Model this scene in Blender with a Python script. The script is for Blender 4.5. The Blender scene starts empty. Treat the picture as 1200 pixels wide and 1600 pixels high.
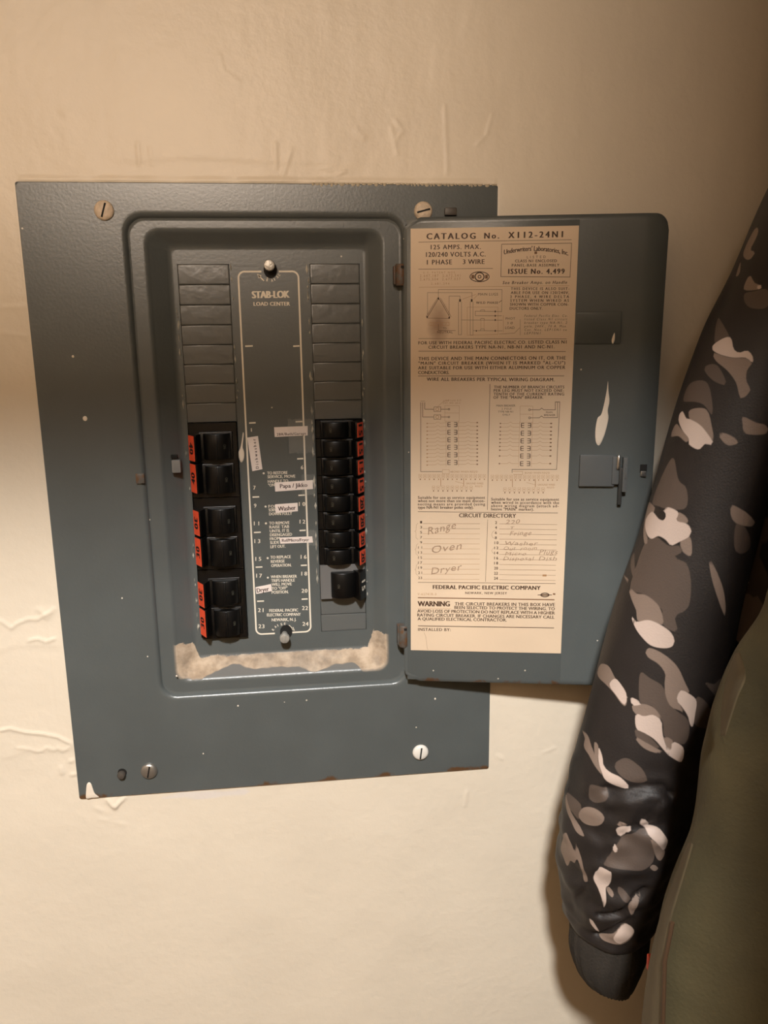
import bpy, bmesh, math, random
import numpy as np
from mathutils import Vector, Matrix, noise as mnoise
from mathutils.geometry import tessellate_polygon
random.seed(7)
S = bpy.context.scene
C = S.collection
Z0 = 1.5                                   # height of the panel centre above the floor
# ------------------------------------------------------------------ camera, world, lights, exposure
cam = bpy.data.cameras.new('camera'); cam.sensor_fit = 'VERTICAL'; cam.sensor_height = 24.0; cam.lens = 18.75
cam.clip_start = 0.01
camo_ = bpy.data.objects.new('camera', cam); C.objects.link(camo_)
R_, U_, F_ = Vector((.99311774, -.11632373, -.01363644)), Vector((.03795843, .20953171, .9770648)), Vector((.11079856, .970858, -.21250512))
M = Matrix((R_, U_, -F_)).transposed().to_4x4(); M.translation = Vector((.0113718, -.54806579, Z0 + .11407598))
camo_.matrix_world = M
S.camera = camo_
W = bpy.data.worlds.new('world'); S.world = W; W.use_nodes = True
W.node_tree.nodes['Background'].inputs[0].default_value = (1, .8, .55, 1); W.node_tree.nodes['Background'].inputs[1].default_value = .05
def lamp(name, kind, loc, target, power, col, **kw):
    d = bpy.data.lights.new(name, kind); d.energy = power; d.color = col
    for k, v in kw.items(): setattr(d, k, v)
    o = bpy.data.objects.new(name, d); C.objects.link(o); o.location = loc
    o.rotation_euler = (Vector(target) - Vector(loc)).to_track_quat('-Z', 'Y').to_euler()
    return o
lamp('hall_downlight', 'SPOT', (-.12, -1.3, Z0 + 1.06), (.13, 0, Z0 - .33), 158, (1, .985, .96), spot_size=math.radians(78), spot_blend=1.0, shadow_soft_size=.058)
tube = lamp('hall_tube_lamp', 'AREA', (-.32, -2.5, Z0 + .775), (-.1, 0, Z0 + .2), 32, (1, .82, .66), shape='RECTANGLE', size=.76, size_y=.06)
S.view_settings.view_transform = 'Standard'; S.view_settings.look = 'None'
S.view_settings.exposure = 0.0; S.view_settings.gamma = 1.0; S.view_settings.use_curve_mapping = False

# ------------------------------------------------------------------ helpers
def lin(r, g, b): return tuple(((c/255)/12.92 if c <= 10 else (((c/255)+.055)/1.055)**2.4) for c in (r, g, b)) + (1,)
def mat(name, col, rough=.5, metal=0.0, spec=.5, bump=0.0, bscale=200, bdetail=4, cvar=0.0, vscale=30, coord='Object', coat=0.0):
    m = bpy.data.materials.new(name); m.use_nodes = True; nt = m.node_tree; b = nt.nodes['Principled BSDF']
    b.inputs['Base Color'].default_value = col; b.inputs['Roughness'].default_value = rough; b.inputs['Metallic'].default_value = metal
    b.inputs['Specular IOR Level'].default_value = spec; b.inputs['Coat Weight'].default_value = coat
    tc = nt.nodes.new('ShaderNodeTexCoord'); m['coord'] = coord
    if bump:
        n = nt.nodes.new('ShaderNodeTexNoise'); n.inputs['Scale'].default_value = bscale; n.inputs['Detail'].default_value = bdetail
        bp = nt.nodes.new('ShaderNodeBump'); bp.inputs['Strength'].default_value = min(1, bump); bp.inputs['Distance'].default_value = .0006 if bump <= 1 else .0006*bump
        nt.links.new(tc.outputs[coord], n.inputs['Vector']); nt.links.new(n.outputs['Fac'], bp.inputs['Height']); nt.links.new(bp.outputs[0], b.inputs['Normal'])
    if cvar:
        n = nt.nodes.new('ShaderNodeTexNoise'); n.inputs['Scale'].default_value = vscale; n.inputs['Detail'].default_value = 5
        r = nt.nodes.new('ShaderNodeMapRange'); r.inputs[1].default_value = .3; r.inputs[2].default_value = .7; r.inputs[3].default_value = 1-cvar; r.inputs[4].default_value = 1+cvar
        mx = nt.nodes.new('ShaderNodeMix'); mx.data_type = 'RGBA'; mx.blend_type = 'MULTIPLY'; mx.inputs[0].default_value = 1; mx.inputs[6].default_value = col
        nt.links.new(tc.outputs[coord], n.inputs['Vector']); nt.links.new(n.outputs['Fac'], r.inputs[0]); nt.links.new(r.outputs[0], mx.inputs[7]); nt.links.new(mx.outputs[2], b.inputs['Base Color'])
    return m
class NT:                                   # tiny node-graph helper
    def __init__(s, m): s.m = m; s.t = m.node_tree; s.b = s.t.nodes['Principled BSDF']
    def n(s, kind, **kw):
        x = s.t.nodes.new(kind)
        for k, v in kw.items(): setattr(x, k, v)
        return x
    def link(s, a, b): s.t.links.new(a, b)
    def math(s, op, a, b=None, clamp=False):
        x = s.n('ShaderNodeMath', operation=op, use_clamp=clamp)
        for i, v in enumerate((a, b)):
            if v is None: continue
            if isinstance(v, (int, float)): x.inputs[i].default_value = v
            else: s.link(v, x.inputs[i])
        return x.outputs[0]
    def rng(s, v, a, b, c=0.0, d=1.0):
        x = s.n('ShaderNodeMapRange'); x.clamp = True
        for i, q in enumerate((a, b, c, d)): x.inputs[i+1].default_value = q
        s.link(v, x.inputs[0]); return x.outputs[0]
    def noise(s, vec, scale, detail=4, rough=.5):
        x = s.n('ShaderNodeTexNoise'); x.inputs['Scale'].default_value = scale; x.inputs['Detail'].default_value = detail; x.inputs['Roughness'].default_value = rough
        s.link(vec, x.inputs['Vector']); return x.outputs['Fac']
    def mix(s, f, a, b):
        x = s.n('ShaderNodeMix', data_type='RGBA')
        for i, v in ((0, f), (6, a), (7, b)):
            if isinstance(v, (int, float, tuple)): x.inputs[i].default_value = v
            else: s.link(v, x.inputs[i])
        return x.outputs[2]
    def base(s): 
        i = s.b.inputs['Base Color']
        return i.links[0].from_socket if i.links else tuple(i.default_value)
def tag(o, label=None, cat=None, group=None, kind=None):
    for k, v in (('label', label), ('category', cat), ('group', group), ('kind', kind)):
        if v: o[k] = v
    return o
def obj(name, verts, faces, mats, parent=None, smooth=None, idx=None, label=None):
    me = bpy.data.meshes.new(name); me.from_pydata([tuple(v) for v in verts], [], [tuple(f) for f in faces])
    for m in (mats if isinstance(mats, (list, tuple)) else [mats]): me.materials.append(m)
    if idx is not None: me.polygons.foreach_set('material_index', idx)
    if smooth is not None:
        me.polygons.foreach_set('use_smooth', [True]*len(me.polygons))
        if smooth < 180: me.set_sharp_from_angle(angle=math.radians(smooth))
    me.update()
    o = bpy.data.objects.new(name, me); C.objects.link(o)
    if parent: o.parent = parent
    if label: o['label'] = label
    return o
def empty(name, loc, label, cat, group=None):
    o = bpy.data.objects.new(name, None); C.objects.link(o); o.location = loc; o.empty_display_size = .02
    return tag(o, label, cat, group)
class G:                                    # geometry collector (millimetres in, metres out)
    def __init__(s): s.v = []; s.f = []; s.i = []
    def add(s, vs, fs, mi=0):
        k = len(s.v); s.v += [(x*.001, y*.001, z*.001) for x, y, z in vs]; s.f += [tuple(a+k for a in f) for f in fs]; s.i += [mi]*len(fs); return s
    def box(s, x0, x1, y0, y1, z0, z1, b=0.0, mi=0):
        if b:                               # bevelled box
            bm = bmesh.new(); bmesh.ops.create_cube(bm, size=1)
            for v in bm.verts: v.co = Vector(((x0+x1)/2+v.co.x*(x1-x0), (y0+y1)/2+v.co.y*(y1-y0), (z0+z1)/2+v.co.z*(z1-z0)))
            bmesh.ops.bevel(bm, geom=list(bm.edges), offset=b, segments=2, affect='EDGES', profile=.6)
            bm.verts.index_update(); vs = [tuple(v.co) for v in bm.verts]; fs = [[v.index for v in f.verts] for f in bm.faces]; bm.free()
            return s.add(vs, fs, mi)
        vs = [(x, y, z) for x in (x0, x1) for y in (y0, y1) for z in (z0, z1)]
        return s.add(vs, [(0,1,3,2),(4,6,7,5),(0,4,5,1),(2,3,7,6),(0,2,6,4),(1,5,7,3)], mi)
    def loops(s, loops, cap0=False, cap1=False, mi=0, closed=True):
        n = len(loops[0]); vs = [p for l in loops for p in l]; fs = []
        for a in range(len(loops)-1):
            for j in range(n if closed else n-1):
                k = (j+1) % n; fs.append((a*n+j, a*n+k, (a+1)*n+k, (a+1)*n+j))
        if cap0: fs.append(tuple(reversed(range(n))))
        if cap1: fs.append(tuple((len(loops)-1)*n+j for j in range(n)))
        return s.add(vs, fs, mi)
    def extrude(s, prof, z0, z1, mi=0, bev=0.0):   # (x, y) profile run along z
        if bev:
            cx = sum(p[0] for p in prof)/len(prof); cy = max(p[1] for p in prof)
            sh = lambda q: [(cx+(x-cx)*(1-q*.03), y+(.5*q if y < cy-1 else 0), None) for x, y in prof]
            L = [[(x, y, z0) for x, y, _ in sh(bev)], [(x, y, z0+bev) for x, y in prof], [(x, y, z1-bev) for x, y in prof], [(x, y, z1) for x, y, _ in sh(bev)]]
        else: L = [[(x, y, z0) for x, y in prof], [(x, y, z1) for x, y in prof]]
        return s.loops(L, True, True, mi)
    def lathe(s, prof, cx, cz, n=20, mi=0, y=0):   # (r, depth) profile about the y axis
        L = [[(cx+r*math.cos(2*math.pi*k/n), y+d, cz+r*math.sin(2*math.pi*k/n)) for k in range(n)] for r, d in prof]
        return s.loops(L, False, True, mi)
    def tube(s, pts, r, n=10, mi=0):
        L = []; P = [Vector(p) for p in pts]
        for i, p in enumerate(P):
            t = (P[min(i+1, len(P)-1)]-P[max(i-1, 0)]).normalized(); a = t.orthogonal().normalized(); b = t.cross(a)
            rr = r[i] if isinstance(r, (list, tuple)) else r
            L.append([tuple(p+a*rr*math.cos(2*math.pi*k/n)+b*rr*math.sin(2*math.pi*k/n)) for k in range(n)])
        return s.loops(L, True, True, mi)
    def make(s, name, mats, parent=None, smooth=None, label=None): return obj(name, s.v, s.f, mats, parent, smooth, s.i if len(set(s.i)) > 1 else None, label)
def rrect(x0, x1, z0, z1, r, y, n=6):
    out = []
    for cx, cz, a0 in ((x1-r, z1-r, 0), (x0+r, z1-r, 90), (x0+r, z0+r, 180), (x1-r, z0+r, 270)):
        for k in range(n+1):
            a = math.radians(a0+90*k/n); out.append((cx+r*math.cos(a), y, cz+r*math.sin(a)))
    return out
# ---- text: the built-in font turned into flat mesh, fitted between two base-line points
def text_meshes(items):                     # items: (string, width, cap height, weight) -> [(verts2d, faces)]
    BOLD = {-1: 0, 0: 0, 1: .075, 2: .13, 3: .19}   # extra stroke width, as a share of the cap height
    def run(spacing):
        obs = []
        for (s, w, c, wt), sp in zip(items, spacing):
            cu = bpy.data.curves.new('t', 'FONT'); cu.body = s; cu.size = 1; cu.space_character = sp
            cu.resolution_u = 3 if c > 4 else 2; cu.fill_mode = 'FRONT'
            o = bpy.data.objects.new('t', cu); C.objects.link(o); obs.append(o)
        bpy.context.view_layer.update(); dg = bpy.context.evaluated_depsgraph_get(); res = []
        for o in obs:
            me = bpy.data.meshes.new_from_object(o.evaluated_get(dg))
            v = np.zeros(len(me.vertices)*3); me.vertices.foreach_get('co', v); v = v.reshape(-1, 3)[:, :2]
            res.append((v, [tuple(p.vertices) for p in me.polygons])); bpy.data.meshes.remove(me)
        for o in obs: d = o.data; bpy.data.objects.remove(o); bpy.data.curves.remove(d)
        return res
    cu = text_meshes.cap
    first = run([1.0]*len(items)); sp = []
    for (v, f), (s, w, c, wt) in zip(first, items):
        r = w/((v[:, 0].max()-v[:, 0].min())*c/cu); n = max(1, len(s)-1)
        sp.append(1+max(-.03, min(.9 if wt >= 0 else .1, (r-1.0)*1.25)) if len(s) > 1 else 1)
    out = []
    for (v, f), (s, w, c, wt) in zip(run(sp), items):
        x0, x1 = v[:, 0].min(), v[:, 0].max(); v = v.copy()
        v[:, 0] = (v[:, 0]-x0)/(x1-x0)*w if len(s) > 0 and x1 > x0 else 0
        v[:, 1] *= c/cu; d = BOLD[wt]*c; dep = np.zeros(len(v))
        if d and w > 2*d:                    # heavier strokes: the same outline laid side by side
            k = 3 if wt > 1 else 2; v[:, 0] *= (w-d)/w; n = len(v)
            v = np.concatenate([v+np.array([d*q/(k-1), 0]) for q in range(k)]); dep = np.repeat(np.arange(k)*.018, n); f = [tuple(a+n*q for a in t) for q in range(k) for t in f]
        out.append((np.column_stack([v, dep]), f))
    return out
text_meshes.cap = .71
def cap_height():
    cu = bpy.data.curves.new('t', 'FONT'); cu.body = 'H'; cu.size = 1; o = bpy.data.objects.new('t', cu); C.objects.link(o)
    bpy.context.view_layer.update(); me = bpy.data.meshes.new_from_object(o.evaluated_get(bpy.context.evaluated_depsgraph_get()))
    h = max(v.co.y for v in me.vertices); bpy.data.meshes.remove(me); bpy.data.objects.remove(o); bpy.data.curves.remove(cu); return h
text_meshes.cap = cap_height()
def put_text(g, v, f, o, ex, ey, mi=0):     # flat text into collector: origin + x*ex + y*ey
    o, ex, ey = Vector(o), Vector(ex), Vector(ey); en = ex.cross(ey)
    g.add([tuple(o+ex*float(x)+ey*float(y)+en*float(z)) for x, y, z in v], f, mi)
def stroke(g, pts, w, y, mi=0, closed=False):      # flat poly-line of width w in the xz plane at depth y
    P = [Vector(p) for p in pts]; n = len(P); L = []
    for i in range(n):
        a = P[i]-P[i-1] if i else P[1]-P[0]; b = P[i+1]-P[i] if i < n-1 else P[-1]-P[-2]
        a.normalize(); b.normalize(); t = a+b
        if t.length < .2: t = a
        t.normalize(); nn = Vector((-t.y, t.x)); k = 1/max(.5, abs(nn.dot(Vector((-a.y, a.x)))))
        L.append([(P[i].x+nn.x*w/2*k, y, P[i].y+nn.y*w/2*k), (P[i].x-nn.x*w/2*k, y, P[i].y-nn.y*w/2*k)])
    g.add([p for l in L for p in l], [(2*i, 2*i+1, 2*i+3, 2*i+2) for i in range(n-1)], mi)
def blob(g, pts, y, h, mi=0, n=4):          # low rounded drop of paint: closed outline in xz at depth y, standing h proud
    P = catmull(pts, n, True); cx = sum(p[0] for p in P)/len(P); cz = sum(p[1] for p in P)/len(P)
    L = [[(cx+(x-cx)*s, y-d, cz+(z-cz)*s) for x, z in P] for s, d in ((1.0, -.05), (.97, h*.5), (.85, h*.9), (.5, h))]
    g.loops(L, False, True, mi)
def catmull(pts, n, closed=False):
    P = [Vector(p) for p in pts]; m = len(P); out = []
    for i in range(m if closed else m-1):
        if closed: a, b, c, d = P[i-1], P[i], P[(i+1) % m], P[(i+2) % m]
        else: a, b, c, d = P[max(0, i-1)], P[i], P[i+1], P[min(m-1, i+2)]
        for k in range(n):
            t = k/n; out.append(tuple(.5*((2*b)+(c-a)*t+(2*a-5*b+4*c-d)*t*t+(3*b-a-3*c+d)*t**3)))
    if not closed: out.append(tuple(P[-1]))
    return out

# ------------------------------------------------------------------ data measured on the real surfaces (mm)
LABEL_TEXT = [
 ('CATALOG', 10.21, -6.72, 41.91, -6.94, 3.63, 2, ''),
 ('No.', 47.23, -6.92, 56.93, -6.98, 3.52, 2, ''),
 ('X112-24N1', 62.53, -6.88, 97.28, -6.86, 3.7, 2, ''),
 ('125 AMPS. MAX.', 13.03, -12.99, 45.3, -13.28, 2.76, 1, ''),
 ('120/240 VOLTS A.C.', 9.94, -17.61, 48.47, -17.87, 2.87, 1, ''),
 ('1 PHASE', 10.58, -22.4, 26.88, -22.43, 2.89, 1, ''),
 ('3 WIRE', 33.81, -22.43, 47.84, -22.52, 2.88, 1, ''),
 ("Underwriters' Laboratories, Inc.", 60.02, -16.36, 101.14, -17.56, 2.95, 1, 'arch'),
 ('LISTED', 74.81, -19.44, 86.82, -19.42, 1.48, 0, ''),
 ('CLASS N1 ENCLOSED', 67.32, -21.8, 94.03, -22.08, 1.68, 1, ''),
 ('PANEL-BASE ASSEMBLY', 65.34, -24.45, 95.66, -24.77, 1.68, 1, ''),
 ('ISSUE No. 4,499', 63.1, -28.89, 99.19, -29.27, 3.08, 2, ''),
 ('U.S. PATENT NOS.', 8.2, -27.98, 29.53, -28.15, 1.2, 0, 'f'),
 ('2,647,187  2,672,541', 6.12, -30.16, 32.36, -30.29, 1.61, 0, 'f'),
 ('2,675,504  2,677,037', 6.12, -32.37, 32.39, -32.5, 1.61, 0, 'f'),
 ('2,681,394', 13.45, -35.08, 25.14, -35.13, 1.31, 0, 'f'),
 ('See Breaker Amps. on Handle', 59.65, -35.24, 100.87, -35.55, 1.9, 1, 'i'),
 ('THIS DEVICE IS ALSO SUIT-', 65.11, -39.02, 102.66, -39.46, 1.7, 1, ''),
 ('ABLE FOR USE ON 120/240V,', 65.17, -41.53, 102.56, -41.96, 1.71, 1, ''),
 ('3 PHASE, 4 WIRE DELTA', 64.83, -44.05, 102.67, -44.46, 1.71, 1, ''),
 ('SYSTEM WHEN WIRED AS', 64.89, -46.47, 102.67, -46.87, 1.71, 1, ''),
 ('SHOWN WITH COPPER CON-', 64.85, -48.9, 102.46, -49.29, 1.72, 1, ''),
 ('DUCTORS ONLY.', 64.71, -51.43, 85.9, -51.64, 1.72, 1, ''),
 ('Federal Pacific Elec. Co.', 74.27, -56.09, 102.14, -56.35, 1.52, 0, 'i'),
 ('listed Class N1 circuit', 74.33, -58.23, 101.81, -58.48, 1.52, 0, 'i'),
 ('breaker type NA-N1, 2', 74.4, -60.48, 101.9, -60.72, 1.53, 0, 'i'),
 ('pole, 240V., 70 A. Max.', 74.47, -62.72, 102.0, -62.96, 1.53, 0, 'i'),
 ('Cat. Nos. LEP15N1 to', 74.53, -64.98, 101.88, -65.2, 1.53, 0, 'i'),
 ('LEP70N1', 74.6, -67.23, 84.89, -67.31, 1.54, 0, 'i'),
 ('MAIN LUGS', 44.06, -42.2, 56.93, -42.35, 1.61, 0, ''),
 ('WILD PHASE', 42.8, -47.45, 57.05, -47.6, 1.42, 1, ''),
 ('PHOT', 62.27, -57.72, 68.3, -57.77, 1.43, 0, ''),
 ('3 Ø', 63.39, -60.59, 66.92, -60.62, 1.43, 0, ''),
 ('LOAD', 62.11, -63.65, 68.15, -63.7, 1.54, 0, ''),
 ('120/240 V.', 12.0, -60.76, 24.66, -60.87, 1.34, 0, 'f'),
 ('TO', 21.31, -63.52, 23.63, -63.54, 1.24, 0, ''),
 ('NEUTRAL', 17.63, -66.07, 27.87, -66.15, 1.45, 0, ''),
 ('FOR USE WITH FEDERAL PACIFIC ELECTRIC CO. LISTED CLASS N1', 5.14, -73.24, 102.21, -73.29, 2.07, 1, ''),
 ('CIRCUIT BREAKERS TYPE NA-N1, NB-N1 AND NC-N1.', 11.75, -76.1, 94.56, -76.32, 2.07, 1, ''),
 ('THIS DEVICE AND THE MAIN CONNECTORS ON IT, OR THE', 5.16, -83.6, 102.11, -83.6, 2.19, 1, ''),
 ('"MAIN" CIRCUIT BREAKER (WHEN IT IS MARKED "AL-CU")', 5.17, -86.55, 101.93, -86.72, 2.09, 1, ''),
 ('ARE SUITABLE FOR USE WITH EITHER ALUMINUM OR COPPER', 4.96, -89.6, 102.05, -89.73, 2.1, 1, ''),
 ('CONDUCTORS.', 4.96, -92.67, 25.81, -92.75, 2.11, 1, ''),
 ('WIRE ALL BREAKERS PER TYPICAL WIRING DIAGRAM.', 10.76, -97.14, 95.37, -97.75, 2.21, 1, ''),
 ('THE NUMBER OF BRANCH CIRCUITS', 55.64, -102.27, 101.94, -102.4, 1.79, 1, ''),
 ('PER LEG MUST NOT EXCEED ONE-', 55.48, -104.6, 101.93, -104.71, 1.8, 1, ''),
 ('TENTH OF THE CURRENT RATING', 55.43, -106.93, 102.02, -107.03, 1.8, 1, ''),
 ('OF THE "MAIN" BREAKER.', 55.37, -109.17, 88.53, -109.23, 1.8, 1, ''),
 ('LINE LUG KIT', 22.12, -110.71, 33.93, -110.73, 1.07, 0, 'f'),
 ('CAT. NO. LK-2', 21.71, -112.43, 33.31, -112.44, 1.07, 0, 'f'),
 ('MAIN BREAKER', 57.51, -114.4, 70.06, -114.41, 1.28, 0, ''),
 ('2 POLE', 61.07, -116.44, 67.57, -116.44, 1.18, 0, ''),
 ('TYPE NB-N1', 58.77, -118.36, 68.68, -118.37, 1.18, 0, ''),
 ('ONLY', 61.7, -120.4, 66.82, -120.4, 1.18, 0, ''),
 ('MAIN', 90.56, -118.81, 94.79, -118.81, 1.17, 0, ''),
 ('BREAKER', 89.36, -120.73, 96.76, -120.73, 1.28, 0, ''),
 ("BOND WHEN REQ'D", 28.33, -159.39, 45.8, -159.3, 1.22, 0, 'f'),
 ('GROUND WIRES', 37.96, -167.48, 49.76, -167.4, 1.23, 0, 'f'),
 ("REQ'D", 44.33, -169.34, 49.25, -169.3, 1.12, 0, 'f'),
 ("BOND WHEN REQ'D", 77.8, -159.91, 94.49, -159.82, 1.21, 0, 'f'),
 ('GROUND WIRES', 86.69, -168.06, 98.34, -167.98, 1.22, 0, 'f'),
 ("REQ'D", 93.02, -169.91, 97.88, -169.87, 1.11, 0, 'f'),
 ('Suitable for use as service equipment', 4.98, -177.95, 51.16, -177.59, 1.92, 1, ''),
 ('when not more than six main discon-', 4.98, -180.27, 51.2, -179.9, 1.92, 1, ''),
 ('necting means are provided (using', 4.98, -182.6, 51.25, -182.21, 1.92, 1, ''),
 ('type NA-N1 breaker poles only).', 4.99, -184.93, 43.49, -184.59, 1.93, 1, ''),
 ('Suitable for use as service equipment', 55.34, -178.68, 101.45, -178.54, 1.91, 1, ''),
 ('when wired in accordance with the', 55.39, -180.99, 101.53, -180.83, 1.91, 1, ''),
 ('above wiring diagram (attach ad-', 55.44, -183.3, 101.41, -183.13, 1.91, 1, ''),
 ('hesive "MAIN" marker).', 55.49, -185.62, 84.67, -185.59, 1.92, 1, ''),
 ('CIRCUIT DIRECTORY', 33.43, -190.76, 72.71, -190.73, 2.84, 1, ''),
 ('1', 6.57, -195.37, 7.91, -195.36, 1.72, 1, ''),
 ('2', 58.44, -195.19, 59.76, -195.17, 1.93, 1, ''),
 ('3', 6.57, -199.0, 7.92, -198.99, 1.72, 1, ''),
 ('4', 58.46, -198.8, 59.79, -198.79, 1.94, 1, ''),
 ('5', 6.58, -202.64, 7.92, -202.63, 1.73, 1, ''),
 ('6', 58.49, -202.43, 59.81, -202.42, 1.95, 1, ''),
 ('7', 6.59, -206.3, 7.93, -206.28, 1.73, 1, ''),
 ('8', 58.51, -206.07, 59.84, -206.05, 1.95, 1, ''),
 ('9', 6.6, -209.96, 7.94, -209.94, 1.74, 1, ''),
 ('10', 58.32, -209.72, 61.08, -209.68, 1.96, 1, ''),
 ('11', 5.26, -213.65, 7.95, -213.61, 1.74, 1, ''),
 ('12', 58.34, -213.38, 61.11, -213.34, 1.96, 1, ''),
 ('13', 5.26, -217.33, 7.96, -217.29, 1.75, 1, ''),
 ('14', 58.37, -217.04, 61.14, -217.01, 1.97, 1, ''),
 ('15', 5.27, -221.02, 7.97, -220.99, 1.75, 1, ''),
 ('16', 58.39, -220.72, 61.17, -220.68, 1.97, 1, ''),
 ('17', 5.27, -224.73, 7.98, -224.69, 1.76, 1, ''),
 ('18', 58.42, -224.41, 61.2, -224.37, 1.98, 1, ''),
 ('19', 5.28, -228.44, 7.99, -228.4, 1.76, 1, ''),
 ('20', 58.44, -228.11, 61.23, -228.07, 1.98, 1, ''),
 ('21', 5.28, -232.17, 8.0, -232.12, 1.77, 1, ''),
 ('22', 58.47, -231.82, 61.26, -231.78, 1.99, 1, ''),
 ('23', 5.29, -235.9, 8.01, -235.86, 1.77, 1, ''),
 ('24', 58.49, -235.54, 61.29, -235.5, 2.0, 1, ''),
 ('FEDERAL PACIFIC ELECTRIC COMPANY', 15.64, -243.02, 91.18, -242.45, 2.83, 2, ''),
 ('NEWARK, NEW JERSEY', 38.64, -246.43, 67.86, -246.16, 1.66, 1, ''),
 ('V-62741R-3', 4.85, -247.97, 18.16, -247.74, 1.67, 0, 'f'),
 ('WARNING', 4.86, -256.12, 27.88, -255.81, 3.72, 2, ''),
 ('THE CIRCUIT BREAKERS IN THIS BOX HAVE', 31.28, -255.03, 101.62, -254.43, 2.38, 1, ''),
 ('BEEN SELECTED TO PROTECT THE WIRING. TO', 31.08, -257.67, 101.62, -257.4, 2.27, 1, ''),
 ('AVOID LOSS OF PROTECTION DO NOT REPLACE WITH A HIGHER', 4.64, -260.82, 101.74, -260.5, 2.28, 1, ''),
 ('RATING CIRCUIT BREAKER. IF CHANGES ARE NECESSARY CALL', 4.65, -263.84, 101.63, -263.6, 2.28, 1, ''),
 ('A QUALIFIED ELECTRICAL CONTRACTOR.', 4.88, -266.74, 68.26, -266.43, 2.29, 1, ''),
 ('INSTALLED BY:', 5.24, -274.75, 28.64, -274.5, 2.19, 1, ''),
 ('Range', 12.07, -203.6, 31.3, -198.56, 5.05, -1, 'h'),
 ('Oven', 14.37, -217.02, 35.27, -213.5, 5.1, -1, 'h'),
 ('Dryer', 14.45, -232.5, 35.47, -228.65, 4.7, -1, 'h'),
 ('220', 65.48, -195.46, 75.01, -194.9, 2.95, -1, 'h'),
 ('T', 68.55, -199.3, 71.29, -199.04, 2.05, -1, 'h'),
 ('Fringe', 68.66, -203.41, 83.25, -202.79, 2.97, -1, 'h'),
 ('Washer', 64.75, -210.35, 87.66, -210.3, 2.76, -1, 'h'),
 ('Out. room', 64.4, -214.05, 87.33, -213.52, 2.53, -1, 'h'),
 ('Plugs', 89.2, -216.84, 101.49, -216.33, 3.45, -1, 'h'),
 ('Micro', 65.81, -217.73, 80.18, -217.31, 2.31, -1, 'h'),
 ('Disposal', 64.57, -221.35, 85.15, -220.94, 2.55, -1, 'h'),
 ('Dish', 89.13, -221.12, 101.22, -220.72, 2.77, -1, 'h'),
]
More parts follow.
